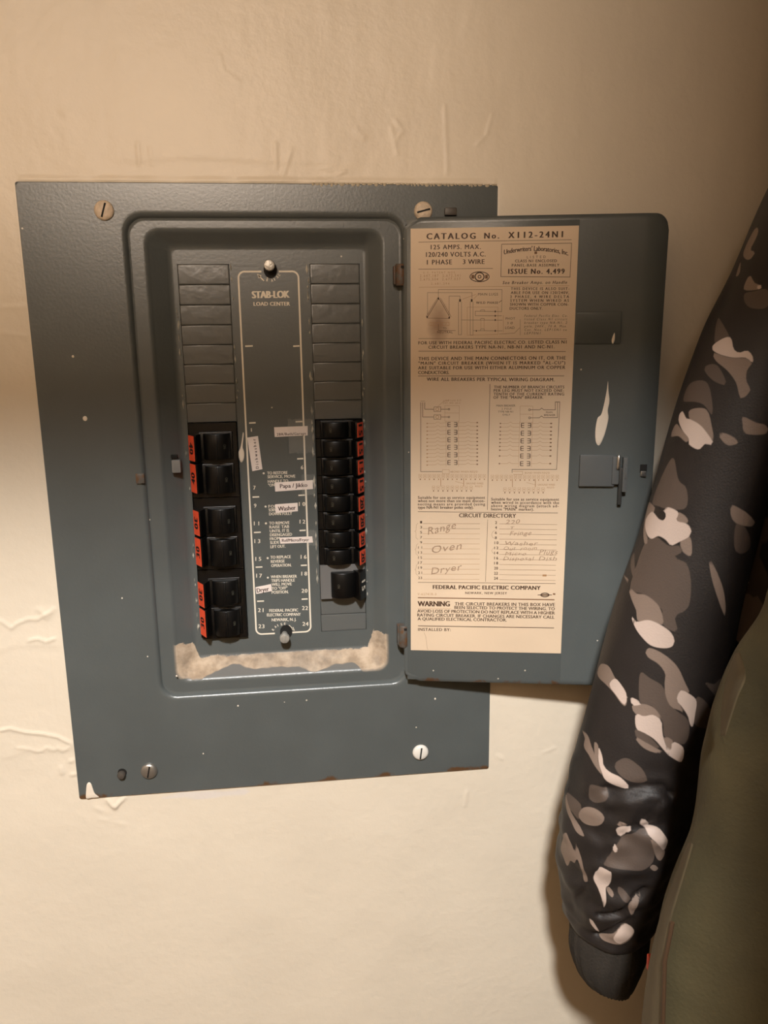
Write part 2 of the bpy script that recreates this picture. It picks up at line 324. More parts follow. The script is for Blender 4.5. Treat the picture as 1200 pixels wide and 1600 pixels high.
LABEL_LINES = [
 ([(5.04, -8.41), (102.78, -8.5)], 0.25, ''),
 ([(5.07, -25.23), (53.25, -25.38)], 0.25, ''),
 ([(5.4, -36.6), (102.55, -36.76)], 0.2, 'f'),
 ([(5.14, -69.39), (102.09, -70.31)], 0.25, ''),
 ([(5.15, -77.63), (101.9, -78.43)], 0.3, ''),
 ([(4.96, -93.94), (101.5, -94.22)], 0.3, ''),
 ([(52.93, -99.4), (52.96, -185.36)], 0.3, ''),
 ([(4.99, -187.04), (101.02, -187.07)], 0.3, ''),
 ([(53.31, -192.05), (52.65, -237.08)], 0.25, ''),
 ([(5.07, -238.32), (101.43, -237.7)], 0.3, ''),
 ([(5.08, -249.76), (101.1, -249.59)], 0.7, 'm'),
 ([(4.87, -257.92), (28.81, -257.59)], 0.2, 'f'),
 ([(5.23, -270.98), (101.56, -270.55)], 0.5, ''),
 ([(58.55, -10.54), (102.87, -10.55), (102.73, -31.4), (58.51, -30.53), (58.55, -10.54)], 0.3, ''),
 ([(11.13, -54.38), (11.07, -40.01), (40.08, -40.34), (40.14, -43.98)], 0.2, ''),
 ([(18.21, -43.23), (18.17, -38.17), (59.42, -38.65), (59.55, -52.6), (42.36, -52.13), (42.41, -54.98), (59.61, -55.24)], 0.2, ''),
 ([(25.33, -54.51), (25.21, -42.4), (32.31, -42.48), (32.33, -44.4)], 0.2, ''),
 ([(18.22, -44.04), (11.13, -55.61)], 0.3, ''),
 ([(18.84, -44.05), (25.97, -56.05)], 0.3, ''),
 ([(17.69, -43.53), (10.29, -55.4)], 0.2, ''),
 ([(19.47, -43.55), (26.7, -55.55)], 0.2, ''),
 ([(11.13, -56.23), (25.35, -56.56)], 0.2, ''),
 ([(17.74, -43.84), (18.69, -43.85)], 1.44, ''),
 ([(10.5, -55.6), (11.34, -55.61)], 1.28, ''),
 ([(24.93, -56.15), (25.77, -56.16)], 1.28, ''),
 ([(31.77, -45.21), (32.92, -45.22)], 1.76, ''),
 ([(39.38, -45.29), (40.53, -45.3)], 1.76, ''),
 ([(55.02, -52.45), (55.75, -52.46)], 1.12, ''),
 ([(55.09, -55.2), (55.81, -55.21)], 1.12, ''),
 ([(55.14, -57.86), (55.87, -57.86)], 1.12, ''),
 ([(55.3, -64.82), (56.03, -64.83)], 1.12, ''),
 ([(42.99, -64.72), (43.62, -64.73)], 0.96, ''),
 ([(31.31, -46.01), (31.57, -67.11), (33.57, -67.12), (33.29, -46.03)], 0.2, ''),
 ([(39.03, -46.1), (39.36, -67.48), (41.15, -67.49), (40.8, -46.11)], 0.2, ''),
 ([(33.9, -44.42), (42.7, -41.48)], 0.2, 'f'),
 ([(41.19, -44.5), (43.74, -41.7)], 0.2, 'f'),
 ([(33.55, -57.66), (60.2, -58.0)], 0.2, ''),
 ([(41.31, -64.61), (60.36, -64.86)], 0.2, ''),
 ([(37.1, -49.53), (57.09, -49.73), (57.49, -67.1), (37.36, -67.46), (37.1, -49.53)], 0.18, 'f'),
 ([(45.7, -52.06), (46.0, -51.35), (48.29, -51.37), (48.62, -52.29)], 0.2, ''),
 ([(45.8, -57.77), (46.1, -56.75), (48.18, -56.77), (48.52, -57.8)], 0.2, ''),
 ([(45.71, -64.54), (46.22, -63.52), (48.31, -63.53), (48.65, -64.56)], 0.2, ''),
 ([(46.11, -57.77), (46.22, -63.52)], 0.15, 'f'),
 ([(48.2, -57.79), (48.31, -63.53)], 0.15, 'f'),
 ([(60.64, -54.85), (60.91, -65.79)], 0.2, 'f'),
 ([(58.32, -66.9), (68.22, -66.36), (71.56, -62.91)], 0.2, 'm'),
 ([(71.72, -57.5), (72.01, -67.73)], 0.2, 'm'),
 ([(12.52, -59.01), (25.37, -59.13), (25.4, -61.18), (12.53, -61.07)], 0.2, 'f'),
 ([(18.33, -60.09), (18.36, -64.32), (29.75, -64.41)], 0.2, ''),
 ([(57.44, -46.9), (59.38, -45.5)], 0.3, ''),
 ([(50.99, -30.53), (50.84, -31.22), (50.4, -31.87), (49.67, -32.45), (48.7, -32.93), (47.53, -33.28), (46.22, -33.5), (44.84, -33.56), (43.46, -33.46), (42.14, -33.22), (40.96, -32.83), (39.97, -32.33), (39.22, -31.73), (38.75, -31.07), (38.58, -30.37), (38.72, -29.69), (39.17, -29.04), (39.9, -28.46), (40.88, -27.98), (42.05, -27.63), (43.35, -27.42), (44.73, -27.36), (46.11, -27.45), (47.42, -27.7), (48.61, -28.08), (49.6, -28.59), (50.34, -29.18), (50.82, -29.84), (50.99, -30.53)], 0.5, ''),
 ([(47.68, -30.49), (47.62, -31.07), (47.42, -31.62), (47.08, -32.1), (46.63, -32.51), (46.09, -32.81), (45.48, -33.0), (44.83, -33.06), (44.19, -32.98), (43.57, -32.78), (43.02, -32.47), (42.55, -32.05), (42.2, -31.55), (41.97, -31.0), (41.89, -30.42), (41.95, -29.84), (42.16, -29.29), (42.5, -28.8), (42.95, -28.4), (43.49, -28.1), (44.1, -27.91), (44.74, -27.86), (45.39, -27.93), (46.0, -28.13), (46.55, -28.45), (47.02, -28.86), (47.37, -29.36), (47.6, -29.91), (47.68, -30.49)], 0.7, ''),
 ([(45.72, -30.47), (45.7, -30.67), (45.63, -30.86), (45.52, -31.02), (45.38, -31.17), (45.21, -31.27), (45.01, -31.33), (44.8, -31.35), (44.6, -31.33), (44.4, -31.26), (44.22, -31.15), (44.07, -31.01), (43.96, -30.83), (43.88, -30.64), (43.86, -30.44), (43.88, -30.24), (43.94, -30.05), (44.05, -29.88), (44.19, -29.74), (44.37, -29.64), (44.56, -29.57), (44.77, -29.55), (44.98, -29.58), (45.18, -29.65), (45.35, -29.76), (45.5, -29.9), (45.62, -30.07), (45.69, -30.27), (45.72, -30.47)], 0.5, ''),
 ([(39.51, -30.39), (41.37, -30.41)], 2.4, 'm'),
 ([(48.4, -30.5), (50.06, -30.52)], 2.4, 'm'),
 ([(79.59, -16.06), (81.22, -16.09)], 1.6, 'm'),
 ([(97.08, -246.12), (97.03, -246.41), (96.83, -246.69), (96.51, -246.94), (96.08, -247.15), (95.55, -247.32), (94.97, -247.42), (94.35, -247.47), (93.73, -247.44), (93.14, -247.36), (92.61, -247.21), (92.16, -247.01), (91.82, -246.77), (91.61, -246.5), (91.53, -246.22), (91.59, -245.93), (91.78, -245.65), (92.11, -245.4), (92.54, -245.18), (93.06, -245.02), (93.65, -244.91), (94.26, -244.87), (94.88, -244.89), (95.47, -244.98), (96.0, -245.12), (96.45, -245.32), (96.79, -245.56), (97.0, -245.83), (97.08, -246.12)], 0.7, ''),
 ([(89.3, -246.26), (99.3, -246.08)], 0.5, ''),
 ([(92.42, -246.2), (96.2, -246.13)], 0.9, 'm'),
 ([(99.83, -245.36), (101.5, -245.45)], 1.1, 'm'),
 ([(6.83, -111.55), (6.93, -158.83), (21.43, -158.76)], 0.3, ''),
 ([(8.12, -111.55), (8.15, -121.36), (15.51, -121.36)], 0.3, ''),
 ([(9.52, -111.55), (9.54, -116.07), (15.48, -116.08)], 0.3, ''),
 ([(15.69, -114.57), (20.32, -114.57), (20.35, -117.59), (15.71, -117.58), (15.69, -114.57)], 0.3, 'm'),
 ([(19.04, -116.08), (18.9, -116.56), (18.51, -116.92), (17.97, -117.05), (17.43, -116.92), (17.03, -116.56), (16.88, -116.08), (17.03, -115.59), (17.42, -115.24), (17.96, -115.11), (18.5, -115.24), (18.89, -115.59), (19.04, -116.08)], 0.3, 'f'),
 ([(20.34, -116.08), (25.4, -116.08)], 0.3, ''),
 ([(26.37, -116.08), (26.27, -116.4), (26.0, -116.6), (25.67, -116.6), (25.4, -116.4), (25.29, -116.08), (25.39, -115.77), (25.66, -115.57), (25.99, -115.57), (26.26, -115.77), (26.37, -116.08)], 0.3, ''),
 ([(15.72, -119.85), (20.36, -119.85), (20.39, -122.88), (15.74, -122.88), (15.72, -119.85)], 0.3, 'm'),
 ([(19.08, -121.36), (18.94, -121.85), (18.54, -122.21), (18.0, -122.34), (17.46, -122.21), (17.06, -121.85), (16.92, -121.36), (17.06, -120.88), (17.45, -120.52), (17.99, -120.39), (18.53, -120.52), (18.93, -120.88), (19.08, -121.36)], 0.3, 'f'),
 ([(20.38, -121.36), (25.45, -121.36)], 0.3, ''),
 ([(26.42, -121.36), (26.32, -121.68), (26.05, -121.88), (25.72, -121.88), (25.45, -121.68), (25.34, -121.36), (25.44, -121.05), (25.71, -120.85), (26.04, -120.85), (26.31, -121.05), (26.42, -121.36)], 0.3, ''),
 ([(23.01, -113.72), (23.1, -124.18), (32.81, -124.17), (32.68, -113.73), (23.01, -113.72)], 0.13, 'f'),
 ([(18.17, -114.46), (21.91, -111.03), (26.2, -109.97)], 0.15, 'f'),
 ([(23.05, -118.56), (32.74, -118.56)], 0.13, 'f'),
 ([(96.42, -111.68), (96.6, -116.57), (89.0, -116.57), (87.58, -115.39), (86.35, -116.56), (80.32, -116.56)], 0.3, ''),
 ([(97.89, -111.68), (98.18, -121.8), (89.18, -121.8), (87.55, -120.62), (86.22, -121.91), (80.48, -121.91)], 0.3, ''),
 ([(99.37, -111.69), (98.99, -156.82), (69.07, -156.97), (69.13, -159.29)], 0.3, ''),
 ([(96.2, -111.36), (99.56, -111.37)], 0.4, ''),
 ([(6.61, -110.69), (9.63, -110.69)], 0.2, 'm'),
 ([(80.21, -116.56), (80.1, -116.93), (79.79, -117.17), (79.4, -117.17), (79.07, -116.93), (78.94, -116.56), (79.05, -116.18), (79.36, -115.95), (79.75, -115.95), (80.08, -116.18), (80.21, -116.56)], 0.3, ''),
 ([(80.38, -121.91), (80.27, -122.29), (79.96, -122.52), (79.56, -122.52), (79.24, -122.29), (79.1, -121.91), (79.21, -121.53), (79.52, -121.3), (79.92, -121.3), (80.24, -121.53), (80.38, -121.91)], 0.3, ''),
 ([(73.24, -114.1), (73.55, -125.02), (82.07, -125.02), (81.72, -114.11), (73.24, -114.1)], 0.13, 'f'),
 ([(73.39, -119.44), (81.89, -119.44)], 0.13, 'f'),
 ([(25.16, -125.04), (25.19, -127.86)], 0.5, ''),
 ([(25.16, -125.04), (27.0, -125.04)], 0.4, ''),
 ([(25.17, -126.45), (27.01, -126.45)], 0.4, ''),
 ([(25.19, -127.86), (27.02, -127.86)], 0.4, ''),
 ([(31.31, -125.04), (31.35, -127.86)], 0.5, ''),
 ([(31.31, -125.04), (29.37, -125.04)], 0.4, ''),
 ([(31.33, -126.45), (29.39, -126.45)], 0.4, ''),
 ([(31.35, -127.86), (29.4, -127.86)], 0.4, ''),
 ([(11.2, -125.59), (16.62, -125.59), (18.34, -124.5), (20.08, -125.59), (24.4, -125.15)], 0.16, 'f'),
 ([(31.75, -125.15), (37.13, -125.14), (38.74, -124.28), (40.36, -125.14), (45.2, -125.14)], 0.16, 'f'),
 ([(10.77, -125.7), (11.63, -125.7)], 0.8, 'f'),
 ([(44.45, -125.14), (45.41, -125.14)], 0.8, 'm'),
 ([(11.21, -128.09), (16.63, -128.08), (18.36, -127.0), (20.1, -128.08), (24.43, -127.64)], 0.16, 'f'),
 ([(31.78, -127.64), (37.17, -127.63), (38.77, -126.77), (40.4, -127.63), (45.24, -127.63)], 0.16, 'f'),
 ([(10.77, -128.2), (11.64, -128.2)], 0.8, 'f'),
 ([(44.49, -127.63), (45.46, -127.63)], 0.8, 'm'),
 ([(23.96, -123.85), (24.01, -129.06)], 0.13, 'f'),
 ([(32.38, -123.85), (32.44, -129.05)], 0.13, 'f'),
 ([(25.21, -130.25), (25.24, -133.08)], 0.5, ''),
 ([(25.21, -130.25), (27.05, -130.25)], 0.4, ''),
 ([(25.22, -131.67), (27.06, -131.66)], 0.4, ''),
 ([(25.24, -133.08), (27.08, -133.08)], 0.4, ''),
 ([(31.37, -130.24), (31.41, -133.07)], 0.5, ''),
 ([(31.37, -130.24), (29.43, -130.25)], 0.4, ''),
 ([(31.39, -131.66), (29.44, -131.66)], 0.4, ''),
 ([(31.41, -133.07), (29.46, -133.08)], 0.4, ''),
 ([(11.22, -130.81), (16.65, -130.81), (18.38, -129.71), (20.12, -130.8), (24.45, -130.36)], 0.16, 'f'),
 ([(31.81, -130.35), (37.21, -130.35), (38.81, -129.48), (40.44, -130.34), (45.29, -130.34)], 0.16, 'f'),
 ([(10.78, -130.92), (11.65, -130.92)], 0.8, 'f'),
 ([(44.54, -130.34), (45.51, -130.34)], 0.8, 'm'),
 ([(11.23, -133.32), (16.67, -133.31), (18.4, -132.22), (20.14, -133.31), (24.48, -132.86)], 0.16, 'f'),
 ([(31.84, -132.85), (37.24, -132.85), (38.85, -131.97), (40.48, -132.84), (45.33, -132.83)], 0.16, 'f'),
 ([(10.79, -133.43), (11.66, -133.43)], 0.8, 'f'),
 ([(44.58, -132.84), (45.55, -132.83)], 0.8, 'm'),
 ([(24.01, -129.06), (24.05, -134.28)], 0.13, 'f'),
 ([(32.44, -129.05), (32.51, -134.27)], 0.13, 'f'),
 ([(25.26, -135.37), (25.29, -138.22)], 0.5, ''),
 ([(25.26, -135.37), (27.1, -135.37)], 0.4, ''),
 ([(25.27, -136.79), (27.12, -136.79)], 0.4, ''),
 ([(25.29, -138.22), (27.13, -138.21)], 0.4, ''),
 ([(31.44, -135.36), (31.47, -138.2)], 0.5, ''),
 ([(31.44, -135.36), (29.49, -135.37)], 0.4, ''),
 ([(31.45, -136.78), (29.5, -136.78)], 0.4, ''),
 ([(31.47, -138.2), (29.52, -138.21)], 0.4, ''),
 ([(11.24, -135.95), (16.68, -135.94), (18.41, -134.84), (20.16, -135.93), (24.5, -135.48)], 0.16, 'f'),
 ([(31.87, -135.47), (37.28, -135.46), (38.89, -134.59), (40.52, -135.45), (45.38, -135.45)], 0.16, 'f'),
 ([(10.8, -136.06), (11.68, -136.05)], 0.8, 'f'),
 ([(44.62, -135.45), (45.6, -135.44)], 0.8, 'm'),
 ([(11.25, -138.47), (16.7, -138.45), (18.43, -137.35), (20.18, -138.45), (24.52, -138.0)], 0.16, 'f'),
 ([(31.9, -137.98), (37.32, -137.97), (38.93, -137.09), (40.56, -137.96), (45.42, -137.95)], 0.16, 'f'),
 ([(10.81, -138.58), (11.69, -138.57)], 0.8, 'f'),
 ([(44.67, -137.95), (45.64, -137.95)], 0.8, 'm'),
 ([(24.05, -134.17), (24.1, -139.42)], 0.13, 'f'),
 ([(32.5, -134.16), (32.57, -139.4)], 0.13, 'f'),
 ([(25.31, -140.52), (25.33, -143.37)], 0.5, ''),
 ([(25.31, -140.52), (27.15, -140.51)], 0.4, ''),
 ([(25.32, -141.94), (27.17, -141.94)], 0.4, ''),
 ([(25.33, -143.37), (27.18, -143.36)], 0.4, ''),
 ([(31.5, -140.5), (31.53, -143.35)], 0.5, ''),
 ([(31.5, -140.5), (29.54, -140.5)], 0.4, ''),
 ([(31.51, -141.92), (29.56, -141.93)], 0.4, ''),
 ([(31.53, -143.35), (29.58, -143.36)], 0.4, ''),
 ([(11.26, -141.1), (16.71, -141.09), (18.45, -139.98), (20.2, -141.08), (24.55, -140.63)], 0.16, 'f'),
 ([(31.93, -140.61), (37.35, -140.59), (38.97, -139.72), (40.6, -140.59), (45.47, -140.57)], 0.16, 'f'),
 ([(10.82, -141.21), (11.7, -141.21)], 0.8, 'f'),
 ([(44.71, -140.58), (45.69, -140.57)], 0.8, 'm'),
 ([(11.27, -143.63), (16.73, -143.62), (18.47, -142.51), (20.22, -143.6), (24.57, -143.15)], 0.16, 'f'),
 ([(31.96, -143.13), (37.39, -143.11), (39.0, -142.23), (40.64, -143.11), (45.51, -143.09)], 0.16, 'f'),
 ([(10.83, -143.74), (11.71, -143.74)], 0.8, 'f'),
 ([(44.76, -143.09), (45.73, -143.09)], 0.8, 'm'),
 ([(24.1, -139.31), (24.15, -144.58)], 0.13, 'f'),
 ([(32.57, -139.29), (32.63, -144.56)], 0.13, 'f'),
 ([(25.36, -145.68), (25.38, -148.55)], 0.5, ''),
 ([(25.36, -145.68), (27.21, -145.67)], 0.4, ''),
 ([(25.37, -147.11), (27.22, -147.11)], 0.4, ''),
 ([(25.38, -148.55), (27.24, -148.54)], 0.4, ''),
 ([(31.56, -145.66), (31.59, -148.52)], 0.5, ''),
 ([(31.56, -145.66), (29.6, -145.67)], 0.4, ''),
 ([(31.58, -147.09), (29.62, -147.1)], 0.4, ''),
 ([(31.59, -148.52), (29.63, -148.53)], 0.4, ''),
 ([(11.28, -146.28), (16.74, -146.26), (18.48, -145.15), (20.24, -146.25), (24.59, -145.79)], 0.16, 'f'),
 ([(32.0, -145.77), (37.43, -145.75), (39.04, -144.87), (40.68, -145.74), (45.56, -145.72)], 0.16, 'f'),
 ([(10.84, -146.39), (11.72, -146.39)], 0.8, 'f'),
 ([(44.8, -145.73), (45.78, -145.72)], 0.8, 'm'),
 ([(11.29, -148.82), (16.76, -148.8), (18.5, -147.69), (20.26, -148.78), (24.62, -148.33)], 0.16, 'f'),
 ([(32.03, -148.3), (37.46, -148.28), (39.08, -147.39), (40.72, -148.27), (45.6, -148.25)], 0.16, 'f'),
 ([(10.85, -148.93), (11.73, -148.93)], 0.8, 'f'),
 ([(44.84, -148.25), (45.82, -148.25)], 0.8, 'm'),
 ([(24.15, -144.47), (24.19, -149.76)], 0.13, 'f'),
 ([(32.63, -144.45), (32.7, -149.73)], 0.13, 'f'),
 ([(25.41, -150.97), (25.43, -153.85)], 0.5, ''),
 ([(25.41, -150.97), (27.26, -150.97)], 0.4, ''),
 ([(25.42, -152.41), (27.28, -152.41)], 0.4, ''),
 ([(25.43, -153.85), (27.29, -153.84)], 0.4, ''),
 ([(31.62, -150.95), (31.66, -153.83)], 0.5, ''),
 ([(31.62, -150.95), (29.66, -150.96)], 0.4, ''),
 ([(31.64, -152.39), (29.68, -152.4)], 0.4, ''),
 ([(31.66, -153.83), (29.69, -153.83)], 0.4, ''),
 ([(11.3, -151.59), (16.78, -151.56), (18.52, -150.45), (20.28, -151.55), (24.64, -151.09)], 0.16, 'f'),
 ([(32.06, -151.06), (37.5, -151.04), (39.12, -150.15), (40.76, -151.02), (45.65, -151.0)], 0.16, 'f'),
 ([(10.86, -151.7), (11.74, -151.69)], 0.8, 'f'),
 ([(44.89, -151.01), (45.87, -151.0)], 0.8, 'm'),
 ([(11.31, -154.14), (16.79, -154.11), (18.54, -153.0), (20.3, -154.1), (24.67, -153.63)], 0.16, 'f'),
 ([(32.09, -153.6), (37.54, -153.58), (39.16, -152.69), (40.8, -153.56), (45.7, -153.54)], 0.16, 'f'),
 ([(10.87, -154.25), (11.75, -154.25)], 0.8, 'f'),
 ([(44.94, -153.55), (45.91, -153.54)], 0.8, 'm'),
 ([(24.19, -149.76), (24.24, -155.08)], 0.13, 'f'),
 ([(32.7, -149.73), (32.76, -155.04)], 0.13, 'f'),
 ([(74.42, -125.56), (74.5, -128.36)], 0.5, ''),
 ([(74.42, -125.56), (76.34, -125.56)], 0.4, ''),
 ([(74.46, -126.96), (76.38, -126.96)], 0.4, ''),
 ([(74.5, -128.36), (76.42, -128.36)], 0.4, ''),
 ([(80.71, -125.56), (80.79, -128.36)], 0.5, ''),
 ([(80.71, -125.56), (78.68, -125.56)], 0.4, ''),
 ([(80.75, -126.96), (78.73, -126.96)], 0.4, ''),
 ([(80.79, -128.36), (78.77, -128.36)], 0.4, ''),
 ([(60.54, -125.67), (65.57, -125.67), (67.15, -124.7), (68.77, -125.67), (73.36, -125.67)], 0.16, 'f'),
 ([(81.24, -125.66), (85.49, -125.66), (87.05, -124.7), (88.68, -125.66), (94.3, -125.66)], 0.16, 'f'),
 ([(60.01, -125.67), (60.86, -125.67)], 0.8, 'm'),
 ([(93.56, -125.66), (94.83, -125.66)], 0.8, 'm'),
 ([(60.6, -128.16), (65.63, -128.15), (67.21, -127.18), (68.84, -128.15), (73.43, -128.15)], 0.16, 'f'),
 ([(81.32, -128.14), (85.58, -128.14), (87.14, -127.17), (88.76, -128.13), (94.39, -128.13)], 0.16, 'f'),
 ([(60.07, -128.16), (60.92, -128.16)], 0.8, 'm'),
 ([(93.65, -128.13), (94.92, -128.13)], 0.8, 'm'),
 ([(73.11, -124.38), (73.26, -129.55)], 0.13, 'f'),
 ([(81.62, -124.37), (81.79, -129.54)], 0.13, 'f'),
 ([(74.45, -130.84), (74.53, -133.66)], 0.5, ''),
 ([(74.45, -130.84), (76.37, -130.84)], 0.4, ''),
 ([(74.49, -132.25), (76.41, -132.25)], 0.4, ''),
 ([(74.53, -133.66), (76.45, -133.65)], 0.4, ''),
 ([(80.74, -130.84), (80.83, -133.65)], 0.5, ''),
 ([(80.74, -130.84), (78.72, -130.84)], 0.4, ''),
 ([(80.79, -132.24), (78.76, -132.24)], 0.4, ''),
 ([(80.83, -133.65), (78.8, -133.65)], 0.4, ''),
 ([(60.54, -130.97), (65.58, -130.96), (67.16, -129.99), (68.79, -130.96), (73.38, -130.95)], 0.16, 'f'),
 ([(81.28, -130.94), (85.54, -130.94), (87.11, -129.97), (88.73, -130.94), (94.37, -130.93)], 0.16, 'f'),
 ([(60.0, -130.97), (60.86, -130.97)], 0.8, 'm'),
 ([(93.62, -130.93), (94.9, -130.93)], 0.8, 'm'),
 ([(60.6, -133.46), (65.64, -133.45), (67.22, -132.48), (68.85, -133.45), (73.45, -133.44)], 0.16, 'f'),
 ([(81.36, -133.43), (85.62, -133.42), (87.19, -132.45), (88.82, -133.42), (94.46, -133.41)], 0.16, 'f'),
 ([(60.06, -133.46), (60.92, -133.46)], 0.8, 'm'),
 ([(93.72, -133.41), (94.99, -133.41)], 0.8, 'm'),
 ([(73.13, -129.66), (73.28, -134.85)], 0.13, 'f'),
 ([(81.67, -129.65), (81.83, -134.84)], 0.13, 'f'),
 ([(74.47, -136.04), (74.55, -138.87)], 0.5, ''),
 ([(74.47, -136.04), (76.4, -136.04)], 0.4, ''),
 ([(74.51, -137.45), (76.44, -137.45)], 0.4, ''),
 ([(74.55, -138.87), (76.48, -138.86)], 0.4, ''),
 ([(80.78, -136.03), (80.87, -138.85)], 0.5, ''),
 ([(80.78, -136.03), (78.75, -136.03)], 0.4, ''),
 ([(80.82, -137.44), (78.79, -137.44)], 0.4, ''),
 ([(80.87, -138.85), (78.84, -138.86)], 0.4, ''),
 ([(60.53, -136.18), (65.58, -136.17), (67.16, -135.19), (68.8, -136.16), (73.4, -136.15)], 0.16, 'f'),
 ([(81.32, -136.14), (85.59, -136.13), (87.15, -135.15), (88.79, -136.12), (94.43, -136.11)], 0.16, 'f'),
 ([(60.0, -136.18), (60.85, -136.18)], 0.8, 'm'),
 ([(93.69, -136.11), (94.96, -136.11)], 0.8, 'm'),
 ([(60.59, -138.68), (65.64, -138.67), (67.23, -137.69), (68.86, -138.66), (73.47, -138.65)], 0.16, 'f'),
 ([(81.4, -138.63), (85.67, -138.62), (87.24, -137.64), (88.87, -138.62), (94.52, -138.6)], 0.16, 'f'),
 ([(60.05, -138.68), (60.91, -138.68)], 0.8, 'm'),
 ([(93.78, -138.61), (95.06, -138.6)], 0.8, 'm'),
 ([(73.15, -134.85), (73.3, -140.07)], 0.13, 'f'),
 ([(81.7, -134.84), (81.87, -140.05)], 0.13, 'f'),
 ([(74.49, -141.15), (74.57, -143.99)], 0.5, ''),
 ([(74.49, -141.15), (76.42, -141.15)], 0.4, ''),
 ([(74.53, -142.57), (76.46, -142.56)], 0.4, ''),
 ([(74.57, -143.99), (76.5, -143.98)], 0.4, ''),
 ([(80.81, -141.14), (80.9, -143.97)], 0.5, ''),
 ([(80.81, -141.14), (78.78, -141.14)], 0.4, ''),
 ([(80.86, -142.55), (78.82, -142.56)], 0.4, ''),
 ([(80.9, -143.97), (78.86, -143.98)], 0.4, ''),
 ([(60.52, -141.3), (65.58, -141.29), (67.17, -140.3), (68.8, -141.28), (73.42, -141.26)], 0.16, 'f'),
 ([(81.35, -141.24), (85.63, -141.23), (87.2, -140.25), (88.83, -141.22), (94.49, -141.21)], 0.16, 'f'),
 ([(59.99, -141.3), (60.85, -141.3)], 0.8, 'm'),
 ([(93.74, -141.21), (95.02, -141.21)], 0.8, 'm'),
 ([(60.58, -143.81), (65.64, -143.8), (67.23, -142.81), (68.87, -143.79), (73.49, -143.77)], 0.16, 'f'),
 ([(81.43, -143.75), (85.71, -143.74), (87.28, -142.75), (88.92, -143.73), (94.58, -143.71)], 0.16, 'f'),
 ([(60.04, -143.81), (60.91, -143.81)], 0.8, 'm'),
 ([(93.84, -143.71), (95.12, -143.71)], 0.8, 'm'),
 ([(73.17, -139.96), (73.32, -145.19)], 0.13, 'f'),
 ([(81.74, -139.94), (81.9, -145.17)], 0.13, 'f'),
 ([(74.51, -146.28), (74.59, -149.13)], 0.5, ''),
 ([(74.51, -146.28), (76.44, -146.28)], 0.4, ''),
 ([(74.55, -147.71), (76.48, -147.7)], 0.4, ''),
 ([(74.59, -149.13), (76.53, -149.12)], 0.4, ''),
 ([(80.84, -146.26), (80.93, -149.11)], 0.5, ''),
 ([(80.84, -146.26), (78.8, -146.27)], 0.4, ''),
 ([(80.89, -147.69), (78.85, -147.69)], 0.4, ''),
 ([(80.93, -149.11), (78.89, -149.12)], 0.4, ''),
 ([(60.54, -147.76), (65.61, -147.74), (67.21, -146.75), (68.85, -147.73), (73.47, -147.71)], 0.16, 'f'),
 ([(81.42, -147.68), (85.71, -147.67), (87.29, -146.68), (88.93, -147.66), (94.6, -147.64)], 0.16, 'f'),
 ([(60.01, -147.76), (60.87, -147.76)], 0.8, 'm'),
 ([(93.85, -147.64), (95.13, -147.63)], 0.8, 'm'),
 ([(73.19, -145.09), (73.33, -150.34)], 0.13, 'f'),
 ([(81.77, -145.06), (81.94, -150.31)], 0.13, 'f'),
 ([(74.53, -151.55), (74.61, -154.41)], 0.5, ''),
 ([(74.53, -151.55), (76.47, -151.54)], 0.4, ''),
 ([(74.57, -152.98), (76.51, -152.97)], 0.4, ''),
 ([(74.61, -154.41), (76.55, -154.4)], 0.4, ''),
 ([(80.88, -151.52), (80.97, -154.38)], 0.5, ''),
 ([(80.88, -151.52), (78.84, -151.53)], 0.4, ''),
 ([(80.92, -152.95), (78.88, -152.96)], 0.4, ''),
 ([(80.97, -154.38), (78.92, -154.39)], 0.4, ''),
 ([(60.54, -153.04), (65.62, -153.01), (67.21, -152.02), (68.86, -153.0), (73.5, -152.98)], 0.16, 'f'),
 ([(81.46, -152.95), (85.76, -152.93), (87.34, -151.93), (88.98, -152.91), (94.66, -152.89)], 0.16, 'f'),
 ([(60.0, -153.04), (60.86, -153.04)], 0.8, 'm'),
 ([(93.91, -152.89), (95.2, -152.89)], 0.8, 'm'),
 ([(73.2, -150.34), (73.35, -155.62)], 0.13, 'f'),
 ([(81.81, -150.31), (81.98, -155.58)], 0.13, 'f'),
 ([(5.61, -160.74), (7.6, -160.73), (7.6, -163.18), (5.62, -163.2), (5.61, -160.74)], 0.16, 'f'),
 ([(6.17, -161.96), (7.05, -161.96)], 0.5, 'f'),
 ([(6.28, -164.2), (6.94, -164.2)], 0.9, 'm'),
 ([(8.76, -160.72), (10.74, -160.71), (10.75, -163.17), (8.77, -163.18), (8.76, -160.72)], 0.16, 'f'),
 ([(9.31, -161.94), (10.19, -161.94)], 0.5, 'f'),
 ([(9.43, -164.18), (10.09, -164.18)], 0.9, 'f'),
 ([(11.9, -160.7), (13.88, -160.69), (13.89, -163.15), (11.91, -163.16), (11.9, -160.7)], 0.16, 'f'),
 ([(12.46, -161.93), (13.34, -161.92)], 0.5, 'f'),
 ([(12.58, -164.16), (13.24, -164.16)], 0.9, 'f'),
 ([(15.04, -160.69), (17.02, -160.67), (17.04, -163.13), (15.06, -163.14), (15.04, -160.69)], 0.16, 'f'),
 ([(15.6, -161.91), (16.48, -161.91)], 0.5, 'f'),
 ([(15.72, -164.14), (16.38, -164.14)], 0.9, 'm'),
 ([(18.18, -160.67), (20.16, -160.66), (20.18, -163.11), (18.2, -163.12), (18.18, -160.67)], 0.16, 'f'),
 ([(18.74, -161.89), (19.62, -161.89)], 0.5, 'f'),
 ([(18.86, -164.13), (19.52, -164.12)], 0.9, 'f'),
 ([(21.32, -160.65), (23.29, -160.64), (23.31, -163.09), (21.34, -163.11), (21.32, -160.65)], 0.16, 'f'),
